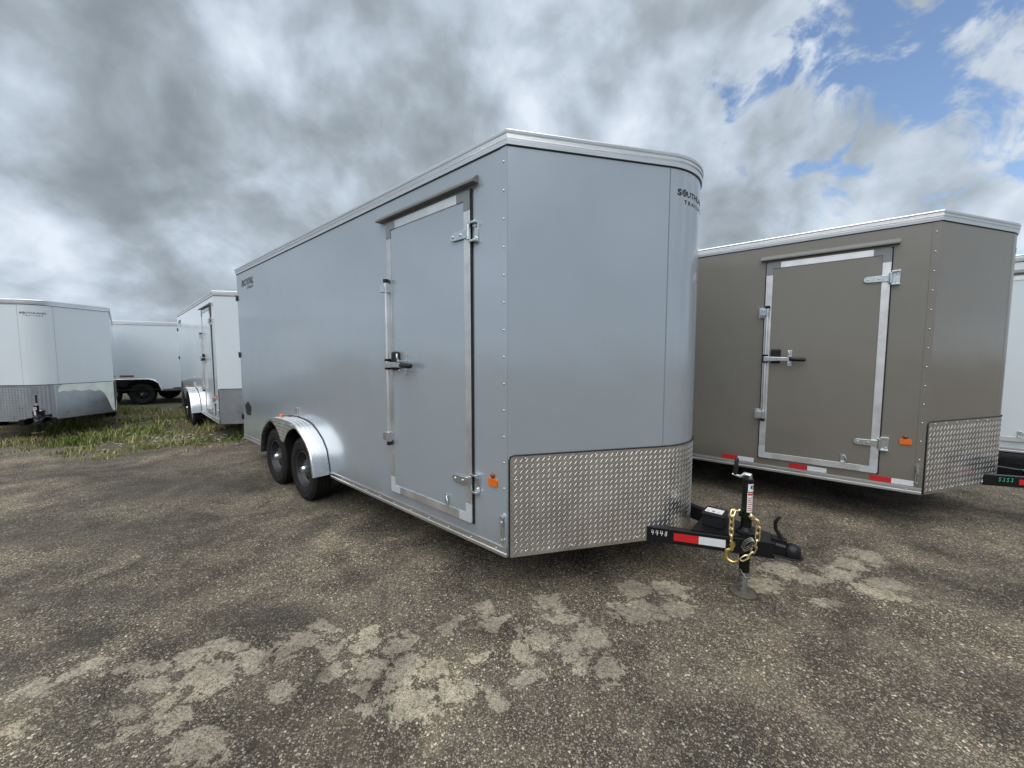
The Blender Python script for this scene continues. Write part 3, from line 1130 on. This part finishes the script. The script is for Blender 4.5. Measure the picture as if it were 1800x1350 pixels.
        # amber marker with its round grommet
        MB().prism([(-.168, zb + .458), (-.160, zb + .450), (-.092, zb + .450), (-.085, zb + .458), (-.085, zb + .495), (-.092, zb + .502), (-.160, zb + .502), (-.168, zb + .495)],
                   lambda x, z: (x, -.010, z), lambda x, z: (x, -.0004, z)).build('side_reflector', 'amber', root, 0, .002)
        MB().lathe([(.017, -.0004), (.017, -.010), (.011, -.017), (.0005, -.019)], (-.128, 0, zb + .522), 14).build('side_lamp', 'amber_dark', root, 40)
        dr.scale = (dscale, 1, 1)
        # chain-type door catch by the corner
        ct = MB().cyl((-.037, -.014, zb + .19), (-.037, -.014, zb + .275), .008, 8)
        ct.cyl((-.037, -.002, zb + .262), (-.037, -.024, zb + .262), .014, 10)
        ct.cyl((-.037, -.018, zb + .20), (-.037, -.018, zb + .235), .013, 10)
        ct.tube([(-.045, -.014, zb + .20), (-.043, -.014, zb + .11), (-.037, -.014, zb + .098), (-.031, -.014, zb + .11), (-.029, -.014, zb + .20)], .0045, 6)
        ct.cyl((-.037, -.002, zb + .104), (-.037, -.022, zb + .104), .010, 10)
        ct.build('door_catch', 'zinc', root, 35)
    # ---- reflective tape
    for x0, x1 in tape:
        xm = (x0 + x1) / 2
        MB().box(x0, xm - .0005, -.0022, -.0003, zb + .068, zb + .118).build('red_tape', 'red_tape', root, 0)
        MB().box(xm + .0005, x1, -.0022, -.0003, zb + .066, zb + .116).build('white_tape', 'white_tape', root, 0)
    # ---- protective film still stuck on the plate
    if film:
        side_, pts = film
        fm = MB()
        fm.prism(pts, lambda q, z: F.pt(F.tot - q, .0078, z), lambda q, z: F.pt(F.tot - q, .0084, z))
        fm.build('peeling_film', 'film', plate, 0)

    # ---- tongue
    zt0, zt1 = zb - .004, zb + .103
    by = lambda x: .835 + (x - .61) * .40
    for sgn in (1, -1):
        Y_ = (lambda y: y) if sgn > 0 else (lambda y: 2 * tc - y)
        b_ = MB()
        xs_ = (-.45, 1.33)
        sec = [(0, zt0), (.055, zt0), (.055, zt1), (0, zt1)]
        vs = [(x, Y_(by(x) + o), z) for x in xs_ for o, z in sec]
        b_.add(vs, [(0, 1, 2, 3), (4, 7, 6, 5), (0, 4, 5, 1), (1, 5, 6, 2), (2, 6, 7, 3), (3, 7, 4, 0)])
        beam = b_.build('tongue_beam', 'black_paint', root, 0, .004)
        if sgn > 0:
            for mt, x0, x1 in (('red_tape', .765, .912), ('white_tape', .9125, 1.065)):
                MB().add([(x, by(x) - o, z) for o in (.0004, .0018) for x, z in ((x0, zt0 + .028), (x1, zt0 + .028), (x1, zt0 + .082), (x0, zt0 + .082))],
                         [(0, 1, 2, 3), (7, 6, 5, 4), (0, 4, 5, 1), (1, 5, 6, 2), (2, 6, 7, 3), (3, 7, 4, 0)]).build(mt, mt, beam, 0)
            if number:
                nb = MB()
                x = .625
                for ch in number:
                    for st in DIG[ch]:
                        pts = [Vector((x + .024 * px + .004 * pz, 0, zt0 + .050 + .036 * pz)) for px, pz in st]
                        for p in pts: p.y = by(p.x) - .0012
                        nb.tube(pts, .0019, 5)
                    x += .0275
                nb.build('painted_number', nmat, beam, 60)
    # coupler
    cy = tc
    c = MB()
    secs = [(1.16, .075, zt1 + .004, zt0 + .002), (1.28, .066, zt1 + .002, zt0 + .004), (1.35, .048, zt1 - .008, zt0 + .02), (1.385, .042, zt1 - .012, zt0 + .03)]
    vs = []
    for x, w_, a, d in secs:
        vs += [(x, cy - w_, d), (x, cy - w_, a - .012), (x, cy - w_ + .012, a), (x, cy + w_ - .012, a), (x, cy + w_, a - .012), (x, cy + w_, d)]
    fs = []
    for i in range(len(secs) - 1):
        for k in range(6):
            k2 = (k + 1) % 6
            fs.append((6 * i + k, 6 * i + k2, 6 * i + 6 + k2, 6 * i + 6 + k))
    fs += [tuple(range(6)), tuple(range(18, 24))[::-1]]
    c.add(vs, fs)
    c.lathe([(.050, zt0 + .03), (.050, zt0 + .055), (.044, zt0 + .082), (.028, zt0 + .098), (.0005, zt0 + .103)], (1.415, cy, 0), 20, 'z')
    lip = [(1.22, cy - .075), (1.40, cy - .07)] + [(1.41 + .068 * math.cos(g), cy + .068 * math.sin(g)) for g in np.linspace(-PI / 2, PI / 2, 11)] + [(1.40, cy + .07), (1.22, cy + .075)]
    c.prism(lip, lambda x, y: (x, y, zt0 + .020), lambda x, y: (x, y, zt0 + .030))
    cp = c.build('coupler', 'black_paint', root, 35, .003)
    MB().tube([(1.372, cy - .01, zt1 - .012), (1.350, cy - .01, zt1 + .03), (1.322, cy - .01, zt1 + .075), (1.318, cy - .01, zt1 + .115), (1.336, cy - .01, zt1 + .155), (1.350, cy - .01, zt1 + .160)],
              .01, 8, rs=[.016, .014, .012, .011, .010, .006]).build('coupler_latch', 'black_paint', cp, 40)
    MB().box(1.30, 1.385, cy - .024, cy + .024, zt1 - .016, zt1 + .018).build('latch_housing', 'black_paint', cp, 0, .006)
    # top plate, battery box
    MB().prism([(.86, by(.86) + .02), (1.22, by(1.22) + .02), (1.22, 2 * tc - by(1.22) - .02), (.86, 2 * tc - by(.86) - .02)],
               lambda x, y: (x, y, zt1 + .0005), lambda x, y: (x, y, zt1 + .0075)).build('tongue_plate', 'black_paint', root, 0)
    bb = MB()
    bx0, bx1, by0, by1 = .895, 1.03, tc - .095, tc + .045
    bb.box(bx0, bx1, by0, by1, zt1 + .008, zt1 + .108).box(bx0 - .006, bx1 + .006, by0 - .006, by1 + .006, zt1 + .082, zt1 + .102)
    bt = bb.build('battery_box', 'black_plastic', root, 0, .005)
    MB().box(bx0 + .012, bx1 - .012, by0 + .012, by0 + .10, zt1 + .1082, zt1 + .1095).build('warning_label', 'label_white', bt, 0)
    for i in range(3):
        MB().box(bx0 + .022 + .033 * i, bx0 + .040 + .033 * i, by0 + .03, by0 + .034 + .012 * (i % 2), zt1 + .1096, zt1 + .1102).build('label_print', 'print_black', bt, 0)
    # jack
    jx, jy = 1.157, tc - .03
    zk_ = zb - jtop
    j = MB()
    j.cyl((jx, jy, zt0 - .16), (jx, jy, zk_ + .475), .0325, 22)
    j.cyl((jx, jy, zk_ + .470), (jx, jy, zk_ + .486), .0345, 22)
    j.cyl((jx, jy, zk_ + .225), (jx, jy, zk_ + .245), .0485, 22)
    j.lathe([(.062, zt1 + .008), (.062, zt1 + .018), (.045, zt1 + .026), (.0325, zt1 + .05)], (jx, jy, 0), 22, 'z')
    jk = j.build('jack_tube', 'black_paint', root, 35)
    lz = -.005 if leg else .24
    lg = MB().cyl((jx, jy, lz), (jx, jy, zt0 - .12), .0255, 18).build('jack_leg', 'steel_leg', jk, 40)
    hl = MB()
    for zh in (lz + .05, lz + .09, lz + .13):
        hl.cyl((jx - .006, jy - .0225, zh), (jx - .009, jy - .0270, zh), .0055, 10)
    hl.build('leg_holes', 'dark_frame', jk, 0)
    MB().lathe([(.0005, -.004), (.03, -.004), (.066, -.008), (.078, -.006), (.083, .001), (.085, -.001), (.080, -.014), (.0005, -.016)], (jx, jy, lz + .005), 28, 'z').build('jack_foot', 'dusty_steel', jk, 30)
    ck = MB().tube([(jx + .012, jy, zk_ + .486), (jx + .012, jy, zk_ + .512), (jx - .02, jy, zk_ + .512), (jx - .045, jy, zk_ + .492), (jx - .095, jy, zk_ + .500)], .01, 10, rs=[.013, .016, .017, .012, .007])
    ck.build('crank_arm', 'zinc', jk, 40)
    MB().tube([(jx - .078, jy, zk_ + .500), (jx - .078, jy, zb + .51), (jx - .071, jy, zk_ + .612), (jx - .071, jy, zk_ + .616)], .0135, 12, rs=[.011, .0145, .0125, .009]).build('crank_grip', 'black_plastic', jk, 40)

    def tube_label(z0_, z1_, a0, a1, mat, rr, name_):
        q = MB()
        n_ = 8
        vs = []
        for i in range(n_ + 1):
            a = math.radians(a0 + (a1 - a0) * i / n_)
            for z in (z0_, z1_):
                vs.append((jx + rr * math.cos(a), jy + rr * math.sin(a), z))
        q.add(vs, [(2 * i, 2 * i + 2, 2 * i + 3, 2 * i + 1) for i in range(n_)]).build(name_, mat, jk, 40, recalc=False)
    tube_label(zk_ + .405, zk_ + .458, -78, 8, 'label_white', .0329, 'jack_label')
    tube_label(zk_ + .262, zk_ + .398, -82, -12, 'label_white', .0329, 'jack_label')
    tube_label(zk_ + .380, zk_ + .394, -78, -16, 'label_red', .0332, 'label_print')
    for i in range(7):
        tube_label(zk_ + .275 + .014 * i, zk_ + .280 + .014 * i, -76, -20 - 9 * (i % 3), 'print_grey' if i % 2 else 'label_red', .0332, 'label_print')
    tube_label(zk_ + .425, zk_ + .448, -50, -30, 'print_black', .0332, 'label_print')
    tube_label(zk_ + .420, zk_ + .448, -22, -8, 'print_black', .0332, 'label_print')
    if hitch == 'full':
        # loose pin wire, breakaway cable
        MB().tube([(jx - .028, jy - .03, .155), (jx - .018, jy - .036, .168), (jx - .008, jy - .037, .152), (jx + .02, jy - .04, .120), (jx + .034, jy - .03, .130), (jx + .026, jy - .028, .15)], .0022, 6).build('pull_pin', 'wire', jk, 60)
        cb = MB()
        for k in range(3):
            o_ = .006 * k
            ctr = Vector((1.185 + o_, by(1.185) - .030 - .004 * k, .40 - o_))
            pts = []
            for i in range(18):
                g = 2 * PI * i / 18
                q = Vector((.017 * math.cos(g), 0, .05 * math.sin(g)))
                s_ = math.sin(.6); c_ = math.cos(.6)
                pts.append(ctr + Vector((q.x * c_ + q.z * s_, 0, -q.x * s_ + q.z * c_)))
            cb.tube(pts, .0022, 5, closed=True)
        cb.build('breakaway_cable', 'wire', root, 60)
        # safety chain: hook, then its links
        hy = by(1.11) - .030
        hk = MB()
        hc = Vector((1.108, hy, .300))
        pts, rs = [], []
        for i in range(13):
            g = math.radians(95 + 255 * i / 12)
            pts.append(hc + Vector((.040 * math.cos(g), 0, .042 * math.sin(g))))
            rs.append(.012 if i < 8 else .012 - .0016 * (i - 7))
        pts = [Vector((1.108, hy, .372)), Vector((1.104, hy, .352))] + pts
        rs = [.010, .012] + rs
        hk.tube(pts, .011, 10, rs=rs)
        hk.cyl((1.108, hy - .014, .378), (1.108, hy + .014, .378), .017, 12)
        hook = hk.build('safety_chain', 'hook_gold', root, 50)
        path = [(1.100, hy, .395), (1.096, hy, .464), (1.098, hy + .004, .53), (1.094, hy + .02, .590), (1.115, tc - .07, .575), (1.152, tc + .045, .520), (1.185, tc - .02, .515),
                (1.198, by(1.2) - .016, .585), (1.222, by(1.22) - .02, .570), (1.240, by(1.24) - .022, .520), (1.238, by(1.24) - .026, .440), (1.222, by(1.22) - .026, .36),
                (1.196, by(1.2) - .028, .315), (1.160, by(1.16) - .030, .285), (1.130, hy, .275)]
        path = [Vector(p) for p in path]
        # resample at the link pitch
        dense = []
        for i in range(len(path) - 1):
            p0, p1, p2, p3 = path[max(i - 1, 0)], path[i], path[i + 1], path[min(i + 2, len(path) - 1)]
            for k in range(24):
                s_ = k / 24
                dense.append(.5 * ((2 * p1) + (p2 - p0) * s_ + (2 * p0 - 5 * p1 + 4 * p2 - p3) * s_ ** 2 + (3 * p1 - p0 - 3 * p2 + p3) * s_ ** 3))
        PT = .042
        pts = [dense[0]]
        for p in dense:
            if (p - pts[-1]).length >= PT: pts.append(p)
        lk = MB()
        loop = []
        hl_, rw = .0165, .0112
        for i in range(8):
            g = -PI / 2 + PI * i / 7
            loop.append((rw * math.sin(g) * -1, 0, hl_ + rw * math.cos(g)))
        for i in range(8):
            g = PI / 2 + PI * i / 7
            loop.append((rw * math.sin(g) * -1, 0, -hl_ + rw * math.cos(g)))
        lk.tube(loop, .0056, 6, closed=True)
        src = lk.build('chain_link', 'gold_zinc', hook, 60)
        first = True
        for i in range(len(pts) - 1):
            a, b2 = pts[i], pts[i + 1]
            o = src
            if not first:
                o = src.copy()
                COL.objects.link(o)
                o.parent = hook
            first = False
            d = (b2 - a).normalized()
            q = d.to_track_quat('Z', 'Y')
            q = q @ Matrix.Rotation((PI / 2 if i % 2 else 0) + .35, 3, 'Z').to_quaternion()
            o.location = (a + b2) / 2
            o.rotation_mode = 'QUATERNION'
            o.rotation_quaternion = q
    return root


grey = trailer('tall silver grey enclosed cargo trailer with gold safety chain hung on its tongue jack', (-.0283, 2.4177), -.71,
               number='4448', hw=1.225, tc=1.19)
bronze = trailer('bronze brown enclosed cargo trailer with red and white reflective tape along its side', (3.779, 3.446), -.696,
                 zb=.352, zt=2.905, nang=1.0, u=1.12, hw=1.13, dscale=.955, pmat='bronze_paint', number='5353', nmat='marker_green',
                 tp=.052, tape=((-1.643, -1.323), (-.996, -.68), (-.356, -.049)), hitch='plain')
ca, sa = math.cos(-.696), math.sin(-.696)
dloc = (3.779 + 1.85 * ca - 3.096 * sa, 3.446 + 1.85 * sa + 3.096 * ca)
white_r = trailer('white enclosed cargo trailer parked on the far side of the bronze brown trailer', dloc, -.696,
                  zb=.352, zt=2.95, pmat='white_paint', hitch='plain', treads=False, screws=False)
white_c = trailer('white enclosed cargo trailer parked directly behind the silver grey trailer, side door facing the yard', (-5.632, 7.288), -.763,
                  zb=.33, zt=2.86, pmat='white_paint', wx=-2.55, tp=.050, pmt='dull_plate', hitch='plain', screws=False)
ftot = 2.0
film_poly = [(.02, .43), (.02, 1.08), (.9, 1.08), (.96, 1.02), (.98, .92), (.90, .95), (.80, .93), (.72, .96), (.60, .92), (.48, .94), (.36, .90), (.28, .92), (.20, .84), (.14, .70), (.10, .56), (.06, .46)]
white_a = trailer('white enclosed cargo trailer fronting the weeds, milky film peeling off its tread plate', (-10.147, 7.054), -.773,
                  hw=.96, zb=.41, zt=2.69, nang=.90, u=.95, pmat='white_paint', hitch='plain', screws=False, film=(1, film_poly), logo_q=.985, logo_k=.72, tp=.050, pmt='dull_plate', fenders=(0,), jtop=.16, leg=False)


# ---- the long trailer beyond the weeds: wheels tucked under the body
def long_trailer():
    root = bpy.data.objects.new('cargo_trailer', None)
    COL.objects.link(root)
    yaw = math.radians(24)
    root.location = (-16.17, 11.34, 0)
    root.rotation_euler = (0, 0, yaw)
    tag(root, 'long white cargo trailer beyond the weeds, tandem wheels under black arched fender skirt', 'trailer')
    L, zb, zt, Wd = 5.75, .46, 2.78, 2.5
    wxs = (2.98, 3.90)
    r = .36
    arch = []
    x0, x1 = wxs[0] - .52, wxs[1] + .56
    ztop = .86
    arch = [(x0, zb), (x0 + .04, .68), (x0 + .16, .80), (x0 + .34, ztop)]
    arch += [(x1 - .34, ztop), (x1 - .20, .82), (x1 - .08, .72), (x1, zb)]
    poly = [(0, zb)] + arch + [(L, zb), (L, zt), (0, zt)]
    MB().prism(poly, lambda x, z: (x, 0, z), lambda x, z: (x, .012, z)).build('side_wall', 'white_paint', root, 0)
    MB().box(0, L, Wd - .012, Wd, zb, zt).build('side_wall', 'white_paint', root, 0)
    MB().box(0, .012, .013, Wd - .013, zb, zt).build('front_panel', 'white_paint', root, 0)
    MB().box(L - .012, L, .013, Wd - .013, zb, zt).build('rear_door', 'white_paint', root, 0)
    MB().box(-.01, L + .01, -.012, Wd + .012, zt - .001, zt + .03).build('roof', 'aluminium', root, 0, .006)
    MB().box(-.005, L + .005, -.013, -.0005, zt - .09, zt - .004).build('roof_trim', 'aluminium', root, 0, .004)
    for a, b_ in ((0, x0), (x1, L)):
        MB().box(a, b_, -.012, -.0005, zb - .004, zb + .07).build('bottom_rail', 'aluminium', root, 0, .004)
    MB().box(.02, L - .02, .02, Wd - .02, zb + .03, zb + .05).build('floor', 'dark_frame', root, 0)
    for y in (.4, Wd - .46):
        MB().box(.02, L - .02, y, y + .06, zb - .09, zb + .029).build('frame_rail', 'dark_frame', root, 0)
    MB().tube([(x, -.004, z) for x, z in arch], .022, 8).build('arch_trim', 'aluminium', root, 50)
    w = MB()
    for (xa, za), (xb, zb_) in zip(arch[:-1], arch[1:]):
        w.add([(xa, .013, za), (xb, .013, zb_), (xb, .5, zb_), (xa, .5, za)], [(0, 1, 2, 3)])
    w.add([(x, .5, z) for x, z in arch], [tuple(range(len(arch)))])
    w.build('wheel_well', 'dark_frame', root, 0)
    mid = sum(wxs) / 2
    sk = [(x0 + .30, ztop - .03), (x1 - .32, ztop - .03)]
    lower = []
    for i in range(9):
        g = math.radians(155 - 130 * i / 8)
        lower.append((wxs[1] + .42 * math.cos(g), r + .42 * math.sin(g)))
    lower2 = []
    for i in range(9):
        g = math.radians(155 - 130 * i / 8)
        lower2.append((wxs[0] + .42 * math.cos(g), r + .42 * math.sin(g)))
    MB().prism([(mid - .30, ztop - .03), (mid + .30, ztop - .03), (mid + .16, .74), (mid + .06, .60), (mid - .06, .60), (mid - .16, .74)],
               lambda x, z: (x, .016, z), lambda x, z: (x, .024, z)).build('fender_skirt', 'black_paint', root, 0)
    for x in wxs:
        make_wheel(root, x, .16, -1, .355)
        MB().cyl((x, .2, .343), (x, Wd - .2, .343), .038, 12).build('axle', 'dark_frame', root, 40)
        make_wheel(root, x, Wd - .16, 1, .355)
    MB().box(mid - .05, mid + .3, -.014, -.0005, .95, 1.0).build('side_marker', 'amber_dark', root, 0, .003)
    MB().box(4.78, 5.3, -.03, -.001, zb + .075, zb + .10).build('side_step', 'dark_frame', root, 0)


long_trailer()

# pale block under the tail of the grey trailer
p = Vector((-5.20, 7.50, 0))
bk = MB().box(-.12, .12, -.05, .05, -.012, .035).build('wooden_block', 'concrete_block', None, 0, .006)
bk.location = p
bk.rotation_euler = (0, 0, -.5)
tag(bk, 'small pale block lying on the gravel under the tail of the grey trailer', 'block')

# ------------------------------------------------------------------ loose stones
def scatter_mesh(name, pts, sizes, cols, mat, proto_v, proto_f, rots):
    n, k = len(pts), len(proto_v)
    V = np.zeros((n, k, 3), np.float32)
    c, s = np.cos(rots), np.sin(rots)
    jit = rng.uniform(.7, 1.3, (n, k, 1))
    pv = proto_v[None] * jit * sizes[:, None, :]
    V[:, :, 0] = pv[:, :, 0] * c[:, None] - pv[:, :, 1] * s[:, None] + pts[:, 0:1]
    V[:, :, 1] = pv[:, :, 0] * s[:, None] + pv[:, :, 1] * c[:, None] + pts[:, 1:2]
    V[:, :, 2] = pv[:, :, 2] + pts[:, 2:3]
    Fc = (proto_f[None] + (np.arange(n) * k)[:, None, None]).reshape(-1, 3)
    me = bpy.data.meshes.new(name)
    me.vertices.add(n * k)
    me.vertices.foreach_set('co', V.ravel())
    me.loops.add(Fc.size)
    me.loops.foreach_set('vertex_index', Fc.ravel().astype(np.int32))
    me.polygons.add(len(Fc))
    me.polygons.foreach_set('loop_start', (np.arange(len(Fc)) * 3).astype(np.int32))
    at = me.attributes.new('tint', 'FLOAT', 'POINT')
    at.data.foreach_set('value', np.repeat(cols, k).astype(np.float32))
    me.update()
    me.materials.append(MATS[mat])
    o = bpy.data.objects.new(name, me)
    COL.objects.link(o)
    return o


m, t, b = new_mat('loose_stone')
ti = t.node('ShaderNodeAttribute', attribute_name='tint').outputs['Fac']
t.l.new(t.ramp(ti, [(0, (.07, .064, .056)), (.3, (.15, .135, .11)), (.55, (.26, .23, .18)), (.75, (.35, .32, .26)), (.86, (.26, .175, .14)), (1, (.52, .49, .43))]), b.inputs['Base Color'])
b.inputs['Roughness'].default_value = .8
octv = np.array([(1, 0, 0), (-.9, .15, .1), (.1, .85, 0), (-.1, -.9, .05), (.1, 0, .75), (0, 0, -.5)], np.float32)
octf = np.array([(0, 2, 4), (2, 1, 4), (1, 3, 4), (3, 0, 4), (2, 0, 5), (1, 2, 5), (3, 1, 5), (0, 3, 5)])
N = 60000
dist = 1.25 + rng.random(N) ** 1.6 * 5.2
ang = rng.uniform(-.99, .99, N)
sx, sy = dist * np.tan(ang * .96) * .98, dist
dn = np.array([noise.noise(Vector((a * .9, b_ * .9, 3.0))) for a, b_ in zip(sx, sy)])
keep = (rng.random(N) < np.clip(.60 + dn * 1.1, .12, 1)) & (rng.random(N) > sd_blobs(sx, sy, PATCH, 0) * .55) & (rng.random(N) > sd_blobs(sx, sy, DAMP, 0) * .8)
sx, sy = sx[keep], sy[keep]
n = len(sx)
sz = rng.lognormal(math.log(.0033), .50, n).clip(.0014, .014)
sizes = np.stack([sz, sz * rng.uniform(.6, .95, n), sz * rng.uniform(.5, .8, n)], 1)
gzv = np.array([0.010 * noise.noise(Vector((a, b_, 0)) * 1.3) + 0.006 * noise.noise(Vector((a, b_, 0)) * 5.0) for a, b_ in zip(sx, sy)]) - .012
st = scatter_mesh('gravel', np.stack([sx, sy, gzv + sz * .25], 1), sizes, rng.random(n), 'loose_stone', octv, octf, rng.uniform(0, 6.28, n))
st['kind'] = 'stuff'
tag(st, 'loose tan and grey pebbles scattered over the yard', 'gravel')

# ------------------------------------------------------------------ weeds and grass between the far trailers
m, t, b = new_mat('grass_blade')
ti = t.node('ShaderNodeAttribute', attribute_name='tint').outputs['Fac']
t.l.new(t.ramp(ti, [(0, (.075, .120, .018)), (.35, (.150, .205, .038)), (.6, (.255, .255, .075)), (.8, (.32, .265, .125)), (1, (.46, .39, .23))]), b.inputs['Base Color'])
b.inputs['Roughness'].default_value = .7
b.inputs['Subsurface Weight'].default_value = 0.0


def blades(name, n, region, hfun, label, dry=.25, wid=.006):
    xs = rng.uniform(region[0], region[1], n)
    ys = rng.uniform(region[2], region[3], n)
    cl = np.array([noise.noise(Vector((a * 1.4, c * 1.4, 9))) + .5 * noise.noise(Vector((a * 4.5, c * 4.5, 2))) for a, c in zip(xs, ys)])
    wz = weed_zone(xs, ys)
    k = rng.random(n) < np.clip(wz * (.22 + cl * 2.0 + .7 * np.exp(-((xs + 8.9) / 1.6) ** 2 - ((ys - 7.0) / .5) ** 2)), 0, 1)
    xs, ys, cl, wz = xs[k], ys[k], cl[k], wz[k]
    n = len(xs)
    hh = hfun(xs, ys, cl) * rng.uniform(.5, 1.25, n)
    az = rng.uniform(0, 6.28, n)
    lean = rng.uniform(.1, .75, n) * hh
    dx, dy = np.cos(az), np.sin(az)
    wx_, wy_ = -dy * wid * rng.uniform(.6, 1.5, n), dx * wid * rng.uniform(.6, 1.5, n)
    V = np.zeros((n, 5, 3), np.float32)
    for i, (f, sg) in enumerate(((0, -1), (0, 1), (.55, -.8), (.55, .8), (1, 0))):
        V[:, i, 0] = xs + dx * lean * f * f + wx_ * sg
        V[:, i, 1] = ys + dy * lean * f * f + wy_ * sg
        V[:, i, 2] = -.012 + hh * f * (1 - .15 * f)
    fc = np.array([(0, 1, 3), (0, 3, 2), (2, 3, 4)])
    Fc = (fc[None] + (np.arange(n) * 5)[:, None, None]).reshape(-1, 3)
    me = bpy.data.meshes.new(name)
    me.vertices.add(n * 5)
    me.vertices.foreach_set('co', V.ravel())
    me.loops.add(Fc.size)
    me.loops.foreach_set('vertex_index', Fc.ravel().astype(np.int32))
    me.polygons.add(len(Fc))
    me.polygons.foreach_set('loop_start', (np.arange(len(Fc)) * 3).astype(np.int32))
    dryp = np.array([noise.noise(Vector((a * .8, c * .8, 20))) for a, c in zip(xs, ys)])
    tint = np.clip(rng.normal(.44, .18, n) + dryp * .75 + (rng.random(n) < dry) * .4, 0, 1)
    at = me.attributes.new('tint', 'FLOAT', 'POINT')
    at.data.foreach_set('value', np.repeat(tint, 5).astype(np.float32))
    me.update()
    me.materials.append(MATS['grass_blade'])
    o = bpy.data.objects.new(name, me)
    COL.objects.link(o)
    o['kind'] = 'stuff'
    tag(o, label, 'grass')


blades('grass', 120000, (-14, -4.6, 5.4, 12.5), lambda x, y, c: .045 + .08 * np.clip(c + .3, 0, 1) - .03 * (1 - weed_zone(x, y)) + .07 * np.exp(-((x + 8.9) / 1.5) ** 2 - ((y - 7.0) / .5) ** 2), 'short patchy green and straw coloured grass between the white trailers')
blades('weeds', 6000, (-13, -5.4, 6.6, 11.5), lambda x, y, c: .12 + .16 * np.clip(c + .3, 0, 1), 'taller straggly weeds standing among the short grass', .5, .007)

# pale flattened dead leaves lying in the weeds
m, t, b = new_mat('dead_leaf')
b.inputs['Base Color'].default_value = (.46, .44, .34, 1)
b.inputs['Roughness'].default_value = .8
n = 420
px_ = np.concatenate([rng.normal(-9.2, .8, n // 2), rng.normal(-6.6, .7, n // 2)])
py_ = np.concatenate([rng.normal(9.6, .5, n // 2), rng.normal(7.4, .35, n // 2)])
s_ = rng.uniform(.02, .06, n)
lv = np.array([(1, 0, .1), (-.9, .1, .3), (.1, .45, .0), (-.1, -.45, .05), (0, 0, .25), (0, 0, -.05)], np.float32)
o = scatter_mesh('dead_leaves', np.stack([px_, py_, rng.uniform(0, .05, n)], 1), np.stack([s_, s_, s_ * .6], 1), rng.random(n), 'dead_leaf', lv, octf, rng.uniform(0, 6.28, n))
o['kind'] = 'stuff'
tag(o, 'pale dead leaves flattened among the weeds', 'leaves')
